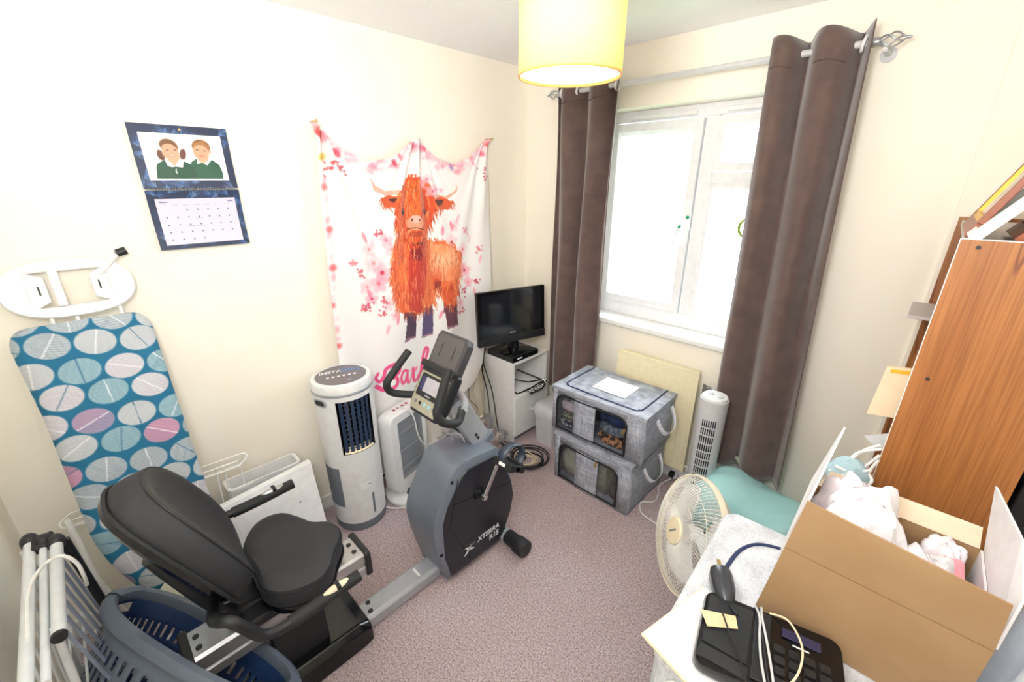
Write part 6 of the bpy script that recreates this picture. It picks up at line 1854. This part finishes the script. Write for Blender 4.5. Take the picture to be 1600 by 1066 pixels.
# ================================================================ CARDBOARD CARTON
ct = thing('cardboard_carton', 'open brown cardboard carton with white insides full of tissue on the linen box', 'carton', (.09, 1.03, ZT))
def quad(P, th, nm, m_, par, n=None, bev=.0):
    P = [Vector(p) for p in P]
    nn = (P[1]-P[0]).cross(P[-1]-P[0]).normalized()*th
    b = B(); k = len(P)
    b.prism([(i, 0) for i in range(k)], lambda i, j: P[int(i)], lambda i, j: P[int(i)]+nn)
    return b.out(nm, m_, par, smooth=False)
YC0, YC1 = .890, 1.165
tl = plane_hit(1262, 782, 1, YC0-.004); tr2 = plane_hit(1583, 945, 1, YC0-.004)
zf = 1.03
bl_ = Vector((-.088, YC0, ZT+.002)); br_ = Vector((.235, YC0, ZT+.002))
lf = Vector((-.066, YC0, zf)); rf_ = Vector((.236, YC0, zf))
quad([bl_, br_, rf_, lf], .004, 'near_wall', m_card, ct)
quad([lf+Vector((0, 0, .002)), rf_+Vector((0, 0, .002)), tr2, tl], .004, 'near_flap', m_card, ct)
lb_ = Vector((-.085, YC1, ZT+.002)); rb_ = Vector((.232, YC1, ZT+.002)); lfb = Vector((-.062, YC1, zf)); rfb = Vector((.232, YC1, zf))
quad([bl_, lf, lfb, lb_], -.004, 'side_wall', m_cardw, ct)
quad([br_, rf_, rfb, rb_], .004, 'side_wall', m_cardw, ct)
quad([lb_, rb_, rfb, lfb], -.004, 'far_wall', m_card, ct)
lt = plane_hit(1322, 668, 1, YC1+.03)
quad([plane_hit(1222, 862, 1, .94), plane_hit(1270, 752, 1, 1.12), lt, tl+Vector((.004, .012, 0))], -.004, 'side_flap', m_cardw, ct)
rt_ = plane_hit(1555, 760, 1, YC1+.02)
rm_ = Vector(plane_hit(1597, 845, 1, 1.02)); rn_ = Vector(plane_hit(1598, 935, 1, .925))
quad([rf_+Vector((0, .003, .002)), rfb+Vector((0, 0, .002)), rt_, rm_, rn_], .004, 'side_flap', m_cardw, ct)
quad([lfb+Vector((.004, .002, .0)), rfb+Vector((-.006, .002, .0)), rfb+Vector((-.01, .03, .035)), lfb+Vector((.02, .03, .035))], .004, 'far_flap', mat('beige_card', (228, 208, 180), .8), ct)
# tissue bags, books inside
rr = random.Random(14)
def tis(cx, cy, cz, rx, ry, rz, seed, m_, label, nm='tissue_bundle', cat='tissue'):
    r2 = random.Random(seed); b = B(); ph0 = r2.uniform(0, 6)
    def fn(u, v):
        a = 2*PI*u; ph = PI*(v-.5); 
        q = 1+.10*math.sin(4*a+ph0+3*ph)+.06*math.sin(9*a-5*ph)+r2.uniform(-.025, .025)
        c_, s_ = math.cos(a), math.sin(a)
        return (cx+rx*q*math.cos(ph)**.6*math.copysign(abs(c_)**.75, c_), cy+ry*q*math.cos(ph)**.6*math.copysign(abs(s_)**.75, s_), cz+rz*q*math.sin(ph))
    b.grid(fn, 48, 24)
    return tag(b.out(nm, m_, None, smooth=True, angle=28), label, cat, 'tissue parcels in the carton')
m_tis = mat('white_tissue', (236, 232, 236), .8, c2=(240, 224, 230), scale=9, mixlo=.55, mixhi=.7)
tis(.028, 1.045, 1.005, .080, .105, .125, 3, m_tis, 'large crumpled white tissue parcel in the left half of the carton')
tis(.145, .985, 1.0, .052, .075, .072, 4, m_tis, 'smaller round white tissue parcel near the middle of the carton')
tis(.175, 1.12, 1.0, .035, .035, .045, 6, m_tis, 'small tissue parcel with pink edge at the far right of the carton')
b = B().box(.168, .205, 1.03, 1.10, .99, 1.034)
tag(b.out('pink_cloth', mat('pink_cotton', (240, 160, 172), .8), None, smooth=False, bevel=.008), 'folded pink cloth at the right end of the carton', 'cloth')
for k, c_ in enumerate(((44, 40, 74), (210, 200, 206), (70, 44, 66), (206, 166, 130))):
    o = B().box(.176+.0125*k, .1875+.0125*k, .93, 1.02, .86, 1.035-.004*k).out('book', mat('spine_%d' % k, c_, .5), None, smooth=False, bevel=.001)
    tag(o, ['navy book upright in the carton, first from the tissue', 'pale book upright in the carton beside the navy one', 'plum book upright in the carton beside the pale one', 'tan book upright in the carton against its right wall'][k], 'book', 'books in the carton')
# white cloth bag hanging at the right wall beside the carton
b = B()
def bag(u, v):
    a = .5+2.2*u
    return (.272+.010*math.sin(u*22+v*3)+.02*(v-.5), .60+.42*u, .45+.66*v-.03*u*v+.01*math.sin(u*9))
b.grid(bag, 46, 20)
tag(b.out('white_cloth', mat('white_cotton_blue', (228, 236, 246), .8), None, angle=80, sol=.003), 'white cotton cloth hanging beside the right wall next to the carton', 'cloth')
